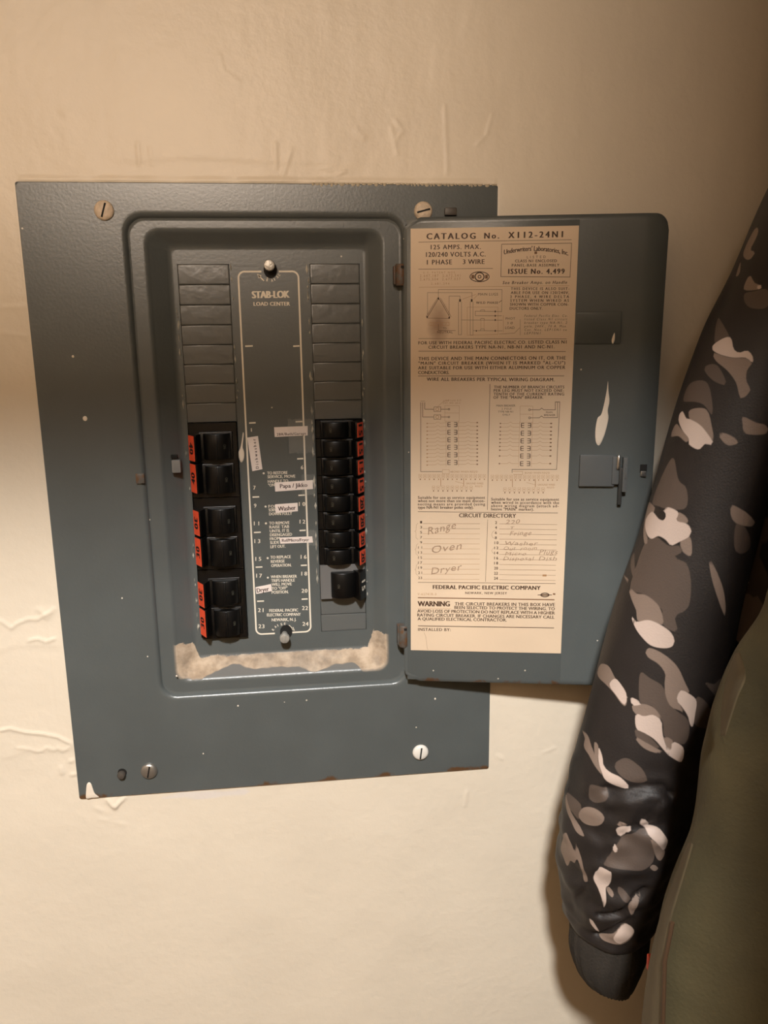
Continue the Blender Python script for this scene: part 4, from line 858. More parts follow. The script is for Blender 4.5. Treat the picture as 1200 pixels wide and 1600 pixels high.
CAMO = {'camo_light':[[(18.5,380.0),(27.2,384.7),(29.7,389.9),(28.6,391.9),(21.9,388.3),(13.9,384.4)],[(0.2,265.7),(3.4,262.5),(10.9,265.5),(14.7,265.6),(24.8,268.0),(33.8,273.8),(34.8,275.9),(30.5,275.6),(27.7,278.1),(19.1,276.0),(18.6,273.9),(8.9,270.3)],[(-8.0,310.5),(-2.3,306.4),(3.6,306.4),(11.8,307.9),(17.1,307.7),(16.7,305.1),(11.6,303.6),(17.5,302.4),(26.1,303.5),(25.9,306.1),(28.1,307.2),(33.1,307.5),(36.5,309.3),(37.2,312.0),(32.0,315.0),(28.3,316.6),(23.4,314.9),(16.5,314.2),(10.3,316.0),(1.5,314.6)],[(15.9,346.7),(22.1,348.6),(29.0,346.7),(35.7,347.4),(42.9,350.0),(46.3,353.4),(46.0,356.6),(42.0,358.0),(34.9,357.8),(28.3,354.7),(22.2,351.2)],[(56.0,379.4),(60.0,380.6),(66.4,385.1),(67.8,392.4),(68.6,399.5),(65.6,397.3),(63.3,393.4),(58.6,388.2),(55.1,384.5)],[(31.5,387.2),(38.4,388.9),(35.3,390.9),(33.2,390.8)],[(36.6,395.2),(41.0,395.4),(45.6,393.9),(50.2,396.3),(51.7,400.3),(53.2,404.3),(56.5,409.9),(58.9,411.2),(58.6,406.6),(65.9,410.3),(67.1,417.5),(59.3,414.3),(55.2,411.0),(49.5,406.1),(43.4,403.5),(39.0,402.2)],[(21.3,416.7),(25.4,420.5),(27.5,424.7),(32.0,426.8),(38.4,428.2),(44.4,433.0),(41.4,433.9),(35.0,432.9),(29.2,430.7),(26.3,427.0),(23.6,423.1)],[(42.9,457.8),(46.3,454.8),(50.1,456.0),(47.0,460.7),(44.9,464.0),(43.0,460.9)],[(52.6,452.7),(53.9,449.4),(58.2,454.9),(55.8,455.8)],[(56.8,457.0),(62.0,455.6),(66.2,459.3),(69.7,464.7),(70.0,472.2),(61.5,463.2),(58.4,460.4)],[(42.5,472.4),(43.8,468.9),(45.1,471.8),(44.1,475.0)],[(34.9,501.0),(38.3,488.7),(40.8,488.4),(43.9,489.1),(44.2,499.3),(43.1,505.5),(41.7,508.8),(42.2,525.0),(41.3,528.4),(37.8,510.2)],[(34.6,547.5),(36.9,550.9),(41.3,571.2),(37.1,562.2),(34.6,555.0)],[(50.3,571.6),(57.2,548.6),(62.8,555.2),(60.5,564.5),(54.8,582.2)],[(13.1,228.2),(14.1,224.8),(23.2,220.9),(28.3,228.2),(32.2,230.5),(35.9,229.2),(40.0,232.8),(41.4,236.4),(36.5,233.3),(29.7,233.3),(19.8,231.1)],[(25.3,183.7),(26.7,182.4),(28.5,184.5),(27.1,185.9)]],'camo_taupe':[[(11.1,262.1),(18.3,260.2),(25.8,261.0),(31.7,268.4),(34.8,274.4),(26.3,269.0),(15.4,266.0)],[(-4.2,274.4),(-0.7,268.7),(9.1,270.7),(18.6,273.9),(17.5,275.7),(7.4,273.6)],[(25.6,303.5),(31.9,304.9),(34.1,307.6),(29.2,307.4),(25.4,305.9)],[(32.0,315.0),(37.2,312.0),(41.5,319.4),(35.8,318.1),(33.9,316.1)],[(-16.4,304.1),(0.9,304.0),(1.6,307.0),(-5.1,310.8),(2.3,315.2),(8.3,317.0),(3.9,318.5),(-7.9,312.5)],[(3.4,336.5),(14.6,337.5),(23.0,337.0),(32.8,340.2),(38.0,347.4),(31.9,346.9),(24.5,348.4),(20.9,347.0),(18.5,343.8)],[(36.2,271.0),(40.5,270.8),(48.7,273.9),(44.2,275.7),(40.0,274.2)],[(54.4,299.7),(58.2,299.6),(79.4,307.4),(60.0,305.9)],[(51.6,319.7),(63.6,330.9),(71.9,342.2),(64.6,337.2),(55.9,327.4)],[(-14.8,334.1),(-1.7,333.9),(1.2,335.8),(-7.3,334.8)],[(32.8,361.3),(34.5,359.1),(40.0,360.0),(46.7,362.9),(52.1,367.4),(57.6,375.6),(60.6,380.2),(56.2,380.4),(55.3,384.5),(61.4,391.8),(57.9,390.2),(53.3,388.6),(49.4,383.1),(47.2,375.9),(46.2,370.7),(41.1,366.2),(35.2,364.0)],[(33.4,391.5),(38.5,389.2),(44.6,389.9),(49.3,393.9),(50.3,396.6),(45.7,394.1),(41.0,395.4),(36.6,395.2)],[(53.4,404.3),(58.5,406.1),(59.5,411.2),(56.8,410.1)],[(39.3,406.3),(44.6,407.8),(50.5,410.1),(56.7,413.0),(49.9,412.6),(43.9,410.3)],[(-9.2,383.4),(-4.6,377.6),(8.2,375.4),(18.7,380.4),(27.1,384.5),(30.0,389.8),(28.9,392.6),(19.7,387.7),(9.4,385.2),(-2.3,384.8)],[(-8.1,415.2),(6.5,414.5),(15.1,418.4),(22.4,422.8),(25.3,425.3),(29.0,429.9),(22.7,426.8),(15.0,422.8),(5.4,420.7),(3.5,416.8)],[(16.1,415.3),(20.5,416.2),(23.5,421.7),(20.1,421.3)],[(21.9,452.7),(26.8,450.0),(32.7,450.3),(36.5,453.9),(34.7,459.0),(28.6,461.8),(22.3,461.8),(18.9,458.4)],[(-1.2,452.7),(7.1,456.2),(15.1,462.0),(22.6,466.2),(26.5,469.8),(20.9,469.6),(11.1,464.7),(2.9,460.0)],[(1.1,492.8),(11.0,474.3),(17.3,478.4),(21.4,485.3),(22.0,477.0),(24.3,482.4),(27.6,491.0),(31.0,502.1),(31.9,509.4),(28.3,506.1),(26.4,495.8),(23.3,490.2),(20.4,496.3),(16.3,496.4),(10.9,505.8),(5.7,499.5)],[(58.4,460.7),(62.4,464.2),(71.0,472.4),(69.7,479.7),(65.3,476.1)],[(62.0,482.9),(64.5,481.6),(68.7,485.6),(65.8,486.9)],[(42.5,456.2),(44.0,452.9),(49.1,454.6),(45.4,455.3)],[(42.6,505.7),(46.4,512.0),(45.1,515.9),(42.3,510.5)],[(55.9,522.5),(62.0,511.0),(60.2,522.3),(59.1,535.1)],[(40.0,578.7),(50.1,565.6),(57.2,547.9),(63.0,555.1),(61.2,565.5),(55.5,583.5),(44.6,585.9)],[(-2.9,158.1),(-0.8,150.8),(2.7,148.9),(7.0,151.1),(7.7,155.6),(6.9,160.6),(12.9,162.3),(10.1,166.4),(-0.1,163.0)],[(2.7,174.8),(0.0,166.1),(6.2,173.1),(5.5,175.5)],[(16.8,183.1),(17.0,175.7),(23.5,181.3),(26.8,182.6),(28.3,184.4),(27.2,186.1),(19.5,186.2)],[(15.8,230.6),(27.9,233.3),(36.7,233.7),(41.1,236.9),(39.7,239.9),(41.5,245.9),(45.5,250.7),(41.9,254.7),(36.4,246.8),(28.7,240.1),(19.2,234.8)],[(46.0,262.9),(53.6,265.6),(60.0,267.0),(61.6,270.4),(50.6,270.5),(47.2,265.7)]],'camo_grey':[[(4.3,318.5),(14.5,314.7),(26.9,316.9),(32.6,316.2),(35.5,318.4),(31.4,321.3),(40.0,322.3),(46.4,330.4),(47.8,339.8),(37.0,341.6),(23.0,337.0),(6.1,336.8),(3.8,329.2)],[(36.8,341.0),(48.0,340.5),(42.9,343.0),(46.6,349.3),(39.6,348.3),(35.6,344.6)],[(-7.0,301.5),(6.4,282.9),(19.1,291.1),(26.7,293.8),(30.2,301.2),(20.9,303.0),(6.9,303.0)],[(-9.9,326.6),(-6.5,324.1),(6.6,331.4),(1.8,331.4)],[(60.2,306.2),(68.0,307.9),(82.1,316.4),(65.5,317.0)],[(33.0,373.1),(38.7,374.6),(46.7,378.0),(50.9,385.6),(56.1,390.3),(63.8,395.3),(67.1,403.1),(65.5,407.9),(58.9,406.5),(53.5,403.8),(51.3,397.1),(43.8,389.2),(37.2,389.1)],[(65.7,383.0),(77.1,388.1),(101.5,405.1),(115.8,418.5),(87.6,404.9),(71.5,399.3),(67.6,394.3)],[(69.6,375.3),(80.3,377.9),(90.7,377.4),(118.8,390.9),(118.9,400.4),(90.8,388.7)],[(38.7,402.3),(44.9,403.9),(53.0,409.8),(50.6,410.5),(40.7,406.7)],[(0.2,451.6),(14.7,450.2),(21.3,452.2),(19.5,461.1),(12.2,458.5),(3.5,457.8)],[(33.4,423.1),(37.6,417.8),(43.7,419.5),(48.7,423.1),(51.2,429.3),(40.6,428.5)],[(47.1,461.6),(55.6,456.8),(59.6,463.4),(64.5,477.0),(58.8,484.3),(50.1,485.0),(42.9,485.6),(39.4,484.8),(44.4,468.6)],[(21.8,436.7),(34.2,436.8),(34.9,441.0),(30.0,446.4),(24.7,445.5)],[(48.8,504.4),(52.9,508.2),(57.0,517.2),(52.2,515.8),(48.7,510.1)],[(6.5,207.4),(23.2,220.9),(18.1,224.8),(12.5,223.3)],[(1.6,248.6),(19.2,247.2),(29.9,262.7),(22.4,258.5),(13.7,257.3),(-0.6,257.1)],[(25.9,187.2),(31.8,186.4),(36.3,200.4),(26.9,199.9),(19.8,189.3)],[(12.1,239.5),(21.6,237.5),(31.6,247.7),(23.4,246.2)]]}

# ------------------------------------------------------------------ materials
PAINT = (.096, .106, .104, 1)
def painted_steel(name, rust_z=None, dust=False):
    m = mat(name, PAINT, rough=.30, spec=.5, bump=.12, bscale=500, cvar=.06, vscale=25); g = NT(m)
    tc = g.n('ShaderNodeTexCoord').outputs['Object']; sx = g.n('ShaderNodeSeparateXYZ'); g.link(tc, sx.inputs[0])
    # specks of wall paint
    vo = g.n('ShaderNodeTexVoronoi'); vo.inputs['Scale'].default_value = 60; g.link(tc, vo.inputs['Vector'])
    sp = g.math('LESS_THAN', vo.outputs['Distance'], .035); wn = g.n('ShaderNodeSeparateColor'); g.link(vo.outputs['Color'], wn.inputs[0])
    sp = g.math('MULTIPLY', sp, g.math('GREATER_THAN', wn.outputs[0], .72))
    col = g.mix(sp, g.base(), (.62, .55, .45, 1))
    if rust_z is not None:
        n1 = g.noise(tc, 45, 5, .65)
        near = g.rng(sx.outputs[2], rust_z, rust_z+.006, 1, 0)
        rmask = g.rng(g.math('MULTIPLY', near, g.rng(n1, .47, .62)), .25, .55)
        col = g.mix(rmask, col, (.11, .055, .025, 1))
    if dust:
        n1 = g.noise(tc, 70, 6, .6); n2 = g.noise(tc, 22, 3); n3 = g.noise(tc, 110, 7, .6)
        side = g.rng(g.math('ABSOLUTE', sx.outputs[0]), .0, .066, .0, 1.0)
        low = g.math('ADD', -.1275, g.math('MULTIPLY', g.rng(n2, .32, .68), .017))
        low = g.math('SUBTRACT', low, g.math('MULTIPLY', g.math('POWER', side, 3.0), .010))
        hi = g.math('ADD', -.1108, g.rng(g.math('ABSOLUTE', sx.outputs[0]), .0612, .0660, 0, .013)); hi = g.math('ADD', hi, g.math('MULTIPLY', g.math('MULTIPLY', side, g.math('SUBTRACT', g.noise(tc, 160, 5, .65), .5)), .011))
        a = g.rng(g.math('SUBTRACT', sx.outputs[2], low), 0, .0012); b = g.rng(g.math('SUBTRACT', hi, sx.outputs[2]), 0, .001)
        dep = g.rng(sx.outputs[1], .0032, .0042)
        dm = g.math('MULTIPLY', g.math('MULTIPLY', a, b), g.math('MULTIPLY', dep, g.math('MULTIPLY', g.rng(n1, .3, .55, .45, 1), g.math('MULTIPLY', g.rng(side, .2, .75, .62, 1), g.rng(n3, .3, .5, .62, 1)))))
        dcol = g.mix(g.rng(n3, .35, .65), (.36, .265, .18, 1), (.56, .44, .325, 1))
        col = g.mix(dm, col, dcol)
        film = g.math('MULTIPLY', g.rng(sx.outputs[1], .0040, .0050), g.rng(sx.outputs[2], -.1095, -.1125)); film = g.math('MULTIPLY', film, g.rng(n1, .25, .6, .7, 1))
        col = g.mix(g.math('MULTIPLY', film, .22), col, (.40, .34, .30, 1)); col = g.mix(dm, col, dcol)
        g.link(g.math('MAXIMUM', g.rng(dm, 0, 1, .30, .9), g.rng(film, 0, 1, .30, .8)), g.b.inputs['Roughness'])
        g.link(g.rng(film, 0, 1, .5, .12), g.b.inputs['Specular IOR Level'])
        bp = g.n('ShaderNodeBump'); bp.inputs['Distance'].default_value = .0008; bp.inputs['Strength'].default_value = .7
        g.link(g.math('MULTIPLY', dm, n3), bp.inputs['Height']); old = g.b.inputs['Normal'].links[0].from_socket
        g.link(old, bp.inputs['Normal']); g.link(bp.outputs[0], g.b.inputs['Normal'])
    g.link(col, g.b.inputs['Base Color'])
    return m
M_cover = painted_steel('grey_cover_paint', -.2115, True)
M_door = painted_steel('grey_door_paint', -.314)
M_tab = mat('grey_tab_paint', (.112, .116, .112, 1), rough=.27, bump=.35, bscale=160, bdetail=2)
M_hinge = mat('rusty_hinge_steel', (.10, .095, .085, 1), rough=.5, cvar=.3, vscale=120)
g_ = NT(M_hinge); tc_ = g_.n('ShaderNodeTexCoord').outputs['Object']; g_.link(g_.mix(g_.rng(g_.noise(tc_, 130, 4, .6), .46, .6), g_.base(), (.13, .06, .025, 1)), g_.b.inputs['Base Color'])
M_steel = mat('dull_steel', (.45, .43, .40, 1), rough=.35, metal=.85, bump=.3, bscale=300)
M_screwpaint = mat('painted_screw_head', lin(212, 192, 168), rough=.5, bump=.9, bscale=350, cvar=.15, vscale=300)
M_black = mat('black_phenolic', (.0045, .004, .0038, 1), rough=.3, spec=.35, bump=.15, bscale=250)
M_blackh = mat('black_handle_plastic', (.004, .0037, .0035, 1), rough=.36, spec=.28)
M_greyb = mat('grey_breaker_plastic', (.15, .145, .14, 1), rough=.4)
M_orange = mat('orange_rating_label', lin(236, 84, 48), rough=.45, cvar=.08, vscale=200)
M_inkblack = mat('black_print', (.010, .008, .008, 1), rough=.5)
M_white = mat('white_print', lin(232, 222, 204), rough=.5)
M_olive_ink = mat('faded_handle_print', (.055, .052, .038, 1), rough=.5)
M_sticker = mat('white_sticker_paper', lin(238, 224, 216), rough=.55, bump=.2, bscale=200, cvar=.04, vscale=80)
M_stink = mat('brown_black_sticker_ink', lin(62, 38, 34), rough=.6)
M_drip = mat('cream_paint_drip', lin(236, 222, 204), rough=.4, bump=.3, bscale=150)
M_hole = mat('dark_hole', (.006, .005, .004, 1), rough=.8)
M_paper = mat('aged_label_paper', lin(222, 198, 170), rough=.6, bump=.15, bscale=300, cvar=.05, vscale=18)
g_ = NT(M_paper); tc_ = g_.n('ShaderNodeTexCoord').outputs['Object']; sx_ = g_.n('ShaderNodeSeparateXYZ'); g_.link(tc_, sx_.inputs[0])
dx_ = g_.math('MULTIPLY', g_.math('SUBTRACT', sx_.outputs[0], .0183), 1.35); dz_ = g_.math('MULTIPLY', g_.math('ADD', sx_.outputs[2], .0600), .72)
dd_ = g_.math('SQRT', g_.math('ADD', g_.math('MULTIPLY', dx_, dx_), g_.math('MULTIPLY', dz_, dz_)))
dd_ = g_.math('ADD', dd_, g_.math('MULTIPLY', g_.math('SUBTRACT', g_.noise(tc_, 130, 4), .5), .007))
g_.link(g_.mix(g_.rng(dd_, .0025, .0115, .62, 0), g_.base(), (.17, .06, .02, 1)), g_.b.inputs['Base Color'])
M_ink = mat('label_ink', lin(66, 40, 22), rough=.6)
M_inkmid = mat('label_ink_soft', lin(120, 84, 54), rough=.6)
M_inkfaint = mat('label_ink_faint', lin(176, 134, 94), rough=.6)
M_pencil = mat('pencil_mark', lin(160, 132, 108), rough=.5)

def wall_paint(name, col, bump=.5):
    m = mat(name, col, rough=.42, spec=.4, bump=bump, bscale=170, bdetail=8, cvar=.035, vscale=9); return m
CREAM = lin(229, 216, 196)
M_wall = wall_paint('cream_wall_paint', CREAM, .55)
g_ = NT(M_wall); at_ = g_.n('ShaderNodeAttribute'); at_.attribute_name = 'bare'; g_.link(g_.mix(at_.outputs['Fac'], g_.base(), lin(226, 216, 206)), g_.b.inputs['Base Color'])
M_room = wall_paint('cream_room_paint', CREAM, .3)
M_hall = wall_paint('hall_paint', lin(226, 212, 190), .3)
M_floor = mat('brown_carpet', lin(150, 128, 104), rough=.95, bump=1, bscale=400, cvar=.2, vscale=300)
M_wood = mat('white_trim_paint', lin(205, 190, 165), rough=.4)

# ------------------------------------------------------------------ setting: closet with a doorway, hall beyond
def quadwall(name, boxes, m):
    g = G()
    for b in boxes: g.box(*[v*1000 for v in b])
    o = g.make(name, m); o['kind'] = 'structure'; return o
XL, XR, YC, YH, HC = -.95, .88, -.60, -3.2, 2.62
# closet rear wall: fine relief mesh, with an opening cut for the panel box
def build_wall():
    st = 1.2
    def axis(lo, hi, a, b):
        out = list(np.arange(a, b+.01, st)); pre = list(np.linspace(lo, a, 12)[:-1]); post = list(np.linspace(b, hi, 12)[1:]); return np.array(pre+out+post)
    xs = axis(XL*1000, XR*1000, -250, 430); zs = axis(-Z0*1000, (HC-Z0)*1000, -500, 350)
    X, Zg = np.meshgrid(xs, zs)
    rs = np.random.RandomState(5)
    def vnoise(sx, sz, seed):
        r = np.random.RandomState(seed); u = (X+2000)/sx; v = (Zg+2000)/sz; i = np.floor(u).astype(int); j = np.floor(v).astype(int); fu = u-i; fv = v-j
        fu = fu*fu*(3-2*fu); fv = fv*fv*(3-2*fv); T = r.rand(int(v.max())+3, int(u.max())+3)
        return (T[j, i]*(1-fu)+T[j, i+1]*fu)*(1-fv)+(T[j+1, i]*(1-fu)+T[j+1, i+1]*fu)*fv-.5
    h = vnoise(90, 70, 1)*1.1+vnoise(38, 30, 2)*.45+vnoise(15, 13, 3)*.16+vnoise(7, 6, 4)*.07
    top = 1/(1+np.exp(-(Zg-150)/40))
    h += top*(vnoise(9, 34, 6)*.28+vnoise(5, 16, 7)*.12)
    def dist(pts):
        D = np.full(X.shape, 1e9)
        for (a, b), (c, d) in zip(pts[:-1], pts[1:]):
            L2 = (c-a)**2+(d-b)**2+1e-9; t = np.clip(((X-a)*(c-a)+(Zg-b)*(d-b))/L2, 0, 1)
            D = np.minimum(D, np.hypot(X-a-t*(c-a), Zg-b-t*(d-b)))
        return D
    def ridge(pts, w, hh): 
        nonlocal h; h = h+.8*hh*np.exp(-(dist(pts)/(w*.68))**2)
    def step(pts, w, hh):                    # paint edge: thick above the line, fading upward
        nonlocal h
        px = np.array([p[0] for p in pts]); pz = np.array([p[1] for p in pts]); zl = np.interp(X, px, pz); d = Zg-zl
        inx = np.clip((X-px[0]+6)/6, 0, 1)*np.clip((px[-1]+6-X)/6, 0, 1)
        h = h+hh*inx/(1+np.exp(-np.clip(d/.8, -30, 30)))*np.exp(-np.maximum(d, 0)/w)
    for p, w, hh in WALL_RIDGES: ridge(p, w, hh)
    for p, w, hh in WALL_STEPS: step(p, w, hh)
    inside = (np.abs(X) < 153.5) & (np.abs(Zg) < 212.5)
    edge = np.maximum(np.abs(X)-152.5, np.abs(Zg)-211.5)
    fade = np.clip(edge/5, 0, 1); h = np.where(edge < 0, np.minimum(h, 0)-.6, h*(.35+.65*fade)-.1)
    caulk = np.exp(-((Zg-213.2)/1.5)**2)*((X > -150) & (X < 151))*(.6+vnoise(11, 9, 9)*1.2)
    h = h+np.maximum(caulk, 0)*1.3
    far = (X < -249) | (X > 429) | (Zg < -499) | (Zg > 349); h = np.where(far, 0, h)
    bare = np.clip((vnoise(16, 9, 12)+.42-np.abs(Zg+216.5)/8-np.maximum(0, np.abs(X+64)-30)/14)*7, 0, 1)
    V = np.stack([X*.001, (1.6-h)*.001, Zg*.001+Z0], -1).reshape(-1, 3)
    nz, nx = X.shape; idx = np.arange(nz*nx).reshape(nz, nx)
    xc = (xs[:-1]+xs[1:])/2; zc = (zs[:-1]+zs[1:])/2; XX, ZZ = np.meshgrid(xc, zc)
    keep = ~((np.abs(XX) < 110) & (ZZ > -160) & (ZZ < 203))
    F = np.stack([idx[:-1, :-1], idx[:-1, 1:], idx[1:, 1:], idx[1:, :-1]], -1)[keep]
    me = bpy.data.meshes.new('wall_back'); me.vertices.add(len(V)); me.vertices.foreach_set('co', V.ravel())
    me.loops.add(F.size); me.loops.foreach_set('vertex_index', F.ravel()); me.polygons.add(len(F)); me.polygons.foreach_set('loop_start', np.arange(len(F))*4)
    me.polygons.foreach_set('use_smooth', np.ones(len(F), bool)); me.update(calc_edges=True); me.validate()
    a = me.attributes.new('bare', 'FLOAT', 'POINT'); a.data.foreach_set('value', bare.ravel().astype(np.float32))
    me.materials.append(M_wall); o = bpy.data.objects.new('wall_back', me); C.objects.link(o); o['kind'] = 'structure'
WALL_RIDGES = [([(-202,-154.2),(-195,-153.3),(-184.8,-157),(-174,-158.8),(-163.4,-162.1),(-154,-168.3)],1.5,1.3),([(-191.7,-168.4),(-184,-169.8),(-179,-172.4),(-175,-172.2),(-172.1,-169.4),(-166.6,-172.4),(-164.2,-170.6),(-160.9,-173.3),(-154.4,-169.8)],1.3,.7),
 ([(-175.1,-88),(-169.8,-86.9),(-164.1,-89.6),(-158.3,-87.6)],1.5,1.0),([(-192.9,-72.5),(-186,-78.5),(-182.7,-75.4),(-173.9,-72.1),(-168,-72.8),(-160,-68)],1.7,.9),([(-166,-66),(-162,-72),(-157,-66)],2.5,.8),
 ([(-163.5,-186.3),(-163,-190.4)],2.2,.9),([(-156.4,-181.8),(-154,-181)],2.0,1.2),([(-156.5,-192.5),(-153,-192)],1.8,1.3),([(-141.8,-220.1),(-138,-223)],2.2,.5),([(-139.9,-229.7),(-136,-231)],2.4,.35),([(-127,-234.1),(-122,-236)],2.5,.3),
 ([(-133,-214),(-130.5,-219),(-128.3,-221.5),(-125.5,-218),(-121,-213.6)],2.0,1.9),([(-128.5,-214),(-128.3,-219)],2.6,1.4),([(-164,-80),(-163,-150)],.8,-.35),
 ([(-77,234),(-76.8,223)],1.5,.6),([(-70,232),(-69,222)],1.2,.5),([(8,235),(8.1,221)],1.6,.6),([(18,231.6),(11,214)],1.4,.5),([(36,221.4),(52,219)],1.1,.5),([(52,219.3),(44,216),(39,212)],1.2,.6),([(82,246),(86,230)],1.6,.5),([(85,250),(90,244),(86,240)],1.4,.5),([(117,259),(119,219)],1.5,.5),([(148,254),(145,243)],1.5,.5),([(145,243),(138,236)],1.2,.5),
 ([(-170,136.5),(-146,137)],2.5,.4),([(-172,120.7),(-152,118)],2.2,.35),([(-120,252),(-119,251)],3,.5),([(205,246),(206,244)],3,.5),([(60,244),(64,240)],3,.5),([(-24,286),(-22,277),(-12,270)],1.4,.4),([(136,-230),(134,-243)],2,.5),([(160,-202),(163,-205)],2.2,.5),([(196,-202),(205,-199)],1.8,.4)]
WALL_STEPS = [([(-200,-176),(-185,-172.5),(-154,-173.5)],10,.45),([(-200,-96),(-180,-92),(-156,-94)],12,.4),([(-90,224),(-40,226),(20,224),(60,222)],14,.35),([(160,-150),(200,-160),(230,-158)],12,.3)]
build_wall()
quadwall('floor', [(XL, XR+.6, YH, .01, -.02, 0)], M_floor)
quadwall('ceiling', [(XL, XR+.6, YH, .01, HC, HC+.02)], M_room)
quadwall('wall_left', [(XL-.02, XL, YH, .01, 0, HC)], M_room)
quadwall('wall_right', [(XR, XR+.02, YC-.1, .01, 0, HC)], M_room)
quadwall('wall_front', [(.095, XR+.6, YC-.1, YC, 0, HC), (XL, .095, YC-.1, YC, Z0+.574, HC)], M_room)
quadwall('wall_hall_light_blocker', [(XL, XR+.6, -1.92, -1.80, 0, Z0+.596)], M_hall)  # unseen wall added to cut off the tube lamp's light lower down
quadwall('wall_hall_right', [(XR+.6, XR+.62, YH, YC, 0, HC)], M_hall)
quadwall('wall_hall_far', [(XL, XR+.6, YH-.02, YH, 0, HC)], M_hall)

# ------------------------------------------------------------------ the electrical panel
panel = empty('electrical_panel', (0, 0, Z0), 'grey painted steel breaker panel recessed in the cream wall with its door hanging open', 'electrical panel')
TABZ, ROW, YD = 163.3, 13.02, 12.0
COLS = ((-59.3, -25.6), (27.5, 61.0))
def make_cover():
    g = G()
    g.loops([rrect(-152.5, 152.5, -211.5, 211.5, 1.5, 1.9), rrect(-152.5, 152.5, -211.5, 211.5, 1.5, .4), rrect(-152.1, 152.1, -211.1, 211.1, 1.5, 0), rrect(-151.4, 151.4, -210.4, 210.4, 1.5, 0),
             rrect(-92.2, 92.7, -139.7, 195.2, 13.5, 0), rrect(-91, 91.5, -138.5, 194, 13, .02), rrect(-89.5, 90, -137, 192.5, 12, .35), rrect(-88.4, 88.9, -135.9, 191.4, 11, 1.4), rrect(-87.7, 88.2, -135.2, 190.7, 10.6, 2.8), rrect(-86.6, 87.1, -134.1, 189.6, 10, 3.2), rrect(-86.0, 86.5, -133.5, 189.0, 10, 3.2),
             rrect(-79.2, 77.4, -128.0, 185.2, 9.8, 3.2), rrect(-78.4, 76.6, -127.2, 184.4, 9.5, 3.22), rrect(-77.0, 75.2, -125.8, 183, 9, 3.6), rrect(-75.8, 74.0, -124.6, 181.8, 8.4, 4.6),
             rrect(-75.0, 73.2, -123.7, 181.3, 8.2, 5.2), rrect(-66.4, 68.0, -114.1, 176.6, 4.8, 10.0), rrect(-65.6, 67.2, -113.2, 176, 4.5, 10.6), rrect(-64.2, 65.8, -111.6, 174.6, 4, 11.6), rrect(-62.2, 63.8, -109.6, 172.6, 3.4, YD), rrect(-61.6, 63.2, -109.0, 172.0, 3.2, YD)])
    inner = rrect(-61.6, 63.2, -109.0, 172.0, 3.2, YD)
    polys = [[Vector((x, z, 0)) for x, y, z in inner]]
    for a, b in COLS: polys.append([Vector(p) for p in ((a, TABZ, 0), (b, TABZ, 0), (b, TABZ-20*ROW, 0), (a, TABZ-20*ROW, 0))])
    flat = [p for q in polys for p in q]
    tris = tessellate_polygon(polys)
    g.add([(p.x, YD, p.y) for p in flat], [t if (flat[t[1]]-flat[t[0]]).cross(flat[t[2]]-flat[t[0]]).z > 0 else t[::-1] for t in tris])
    for a, b in COLS:                        # returned edges of the two breaker openings
        z0, z1 = TABZ-20*ROW, TABZ
        g.loops([[(a, YD, z0), (b, YD, z0), (b, YD, z1), (a, YD, z1)], [(a, YD+1.5, z0), (b, YD+1.5, z0), (b, YD+1.5, z1), (a, YD+1.5, z1)]])
    bm = bmesh.new(); me = bpy.data.meshes.new('tmp'); me.from_pydata(g.v, [], g.f); bm.from_mesh(me)
    bmesh.ops.remove_doubles(bm, verts=bm.verts, dist=1e-6); bmesh.ops.recalc_face_normals(bm, faces=bm.faces)
    bm.to_mesh(me); bm.free(); v = [tuple(q.co) for q in me.vertices]; f = [tuple(p.vertices) for p in me.polygons]; bpy.data.meshes.remove(me)
    o = obj('cover_plate', v, f, M_cover, panel, 40); return o
cover = make_cover()
g = G()                                      # steel box behind the cover
g.loops([rrect(-105, 105, -152, 200, 3, 2.4), rrect(-105, 105, -152, 200, 3, 75)], False, True); g.make('back_box', mat('bare_box_steel', (.16, .16, .155, 1), .5, .4), panel, 40)
# twist-out tabs left in the openings
def tab(a, b, k, warp):
    g = G(); z1 = TABZ-k*ROW-.2; z0 = z1-ROW+.4; d = [random.uniform(-.25, .25)*warp for _ in range(4)]
    L = []
    for ins, y in ((.0, 1.6), (.0, .15), (.25, -.02), (.8, -.05)):
        L.append([(a+.3+ins, YD+y+d[0], z0+ins), (b-.3-ins, YD+y+d[1], z0+ins), (b-.3-ins, YD+y+d[2], z1-ins), (a+.3+ins, YD+y+d[3], z1-ins)])
    g.loops(L, False, True); return g.make('twistout_tab', M_tab, panel, 50)
for k in range(8): tab(*COLS[0], k, .5)
for k in range(8): tab(*COLS[1], k, 1.0)
for k in (18, 19): tab(*COLS[1], k, .4)
# raised flakes of chipped paint along the openings, coloured pale as painted glints
g = G()
for x, z0, z1, n, s in ((-61.0, 163, -95, 22, 1.1), (-24.4, 163, 60, 9, .9), (26.0, 163, -60, 34, 1.3), (62.2, 163, -70, 22, 1.1)):
    for i in range(n):
        z = random.uniform(z1, z0); L = random.uniform(.8, 3.2)*s; w = random.uniform(.25, .7)*s; xx = x+random.uniform(-.5, .5)
        y = YD-random.uniform(.5, 1.7)
        g.add([(xx-w, YD-.02, z), (xx, y, z+L*.2), (xx+w, YD-.02, z), (xx, y, z-L*.3), (xx, YD-.02, z+L), (xx, YD-.02, z-L)], [(0, 1, 4), (1, 2, 4), (0, 5, 3), (3, 5, 2), (0, 3, 1), (1, 3, 2)])
o = g.make('chipped_paint_glints', mat('pale_chip_glints', (.62, .58, .5, 1), rough=.3, metal=0, bump=.6, bscale=300), panel); o['kind'] = 'stuff'
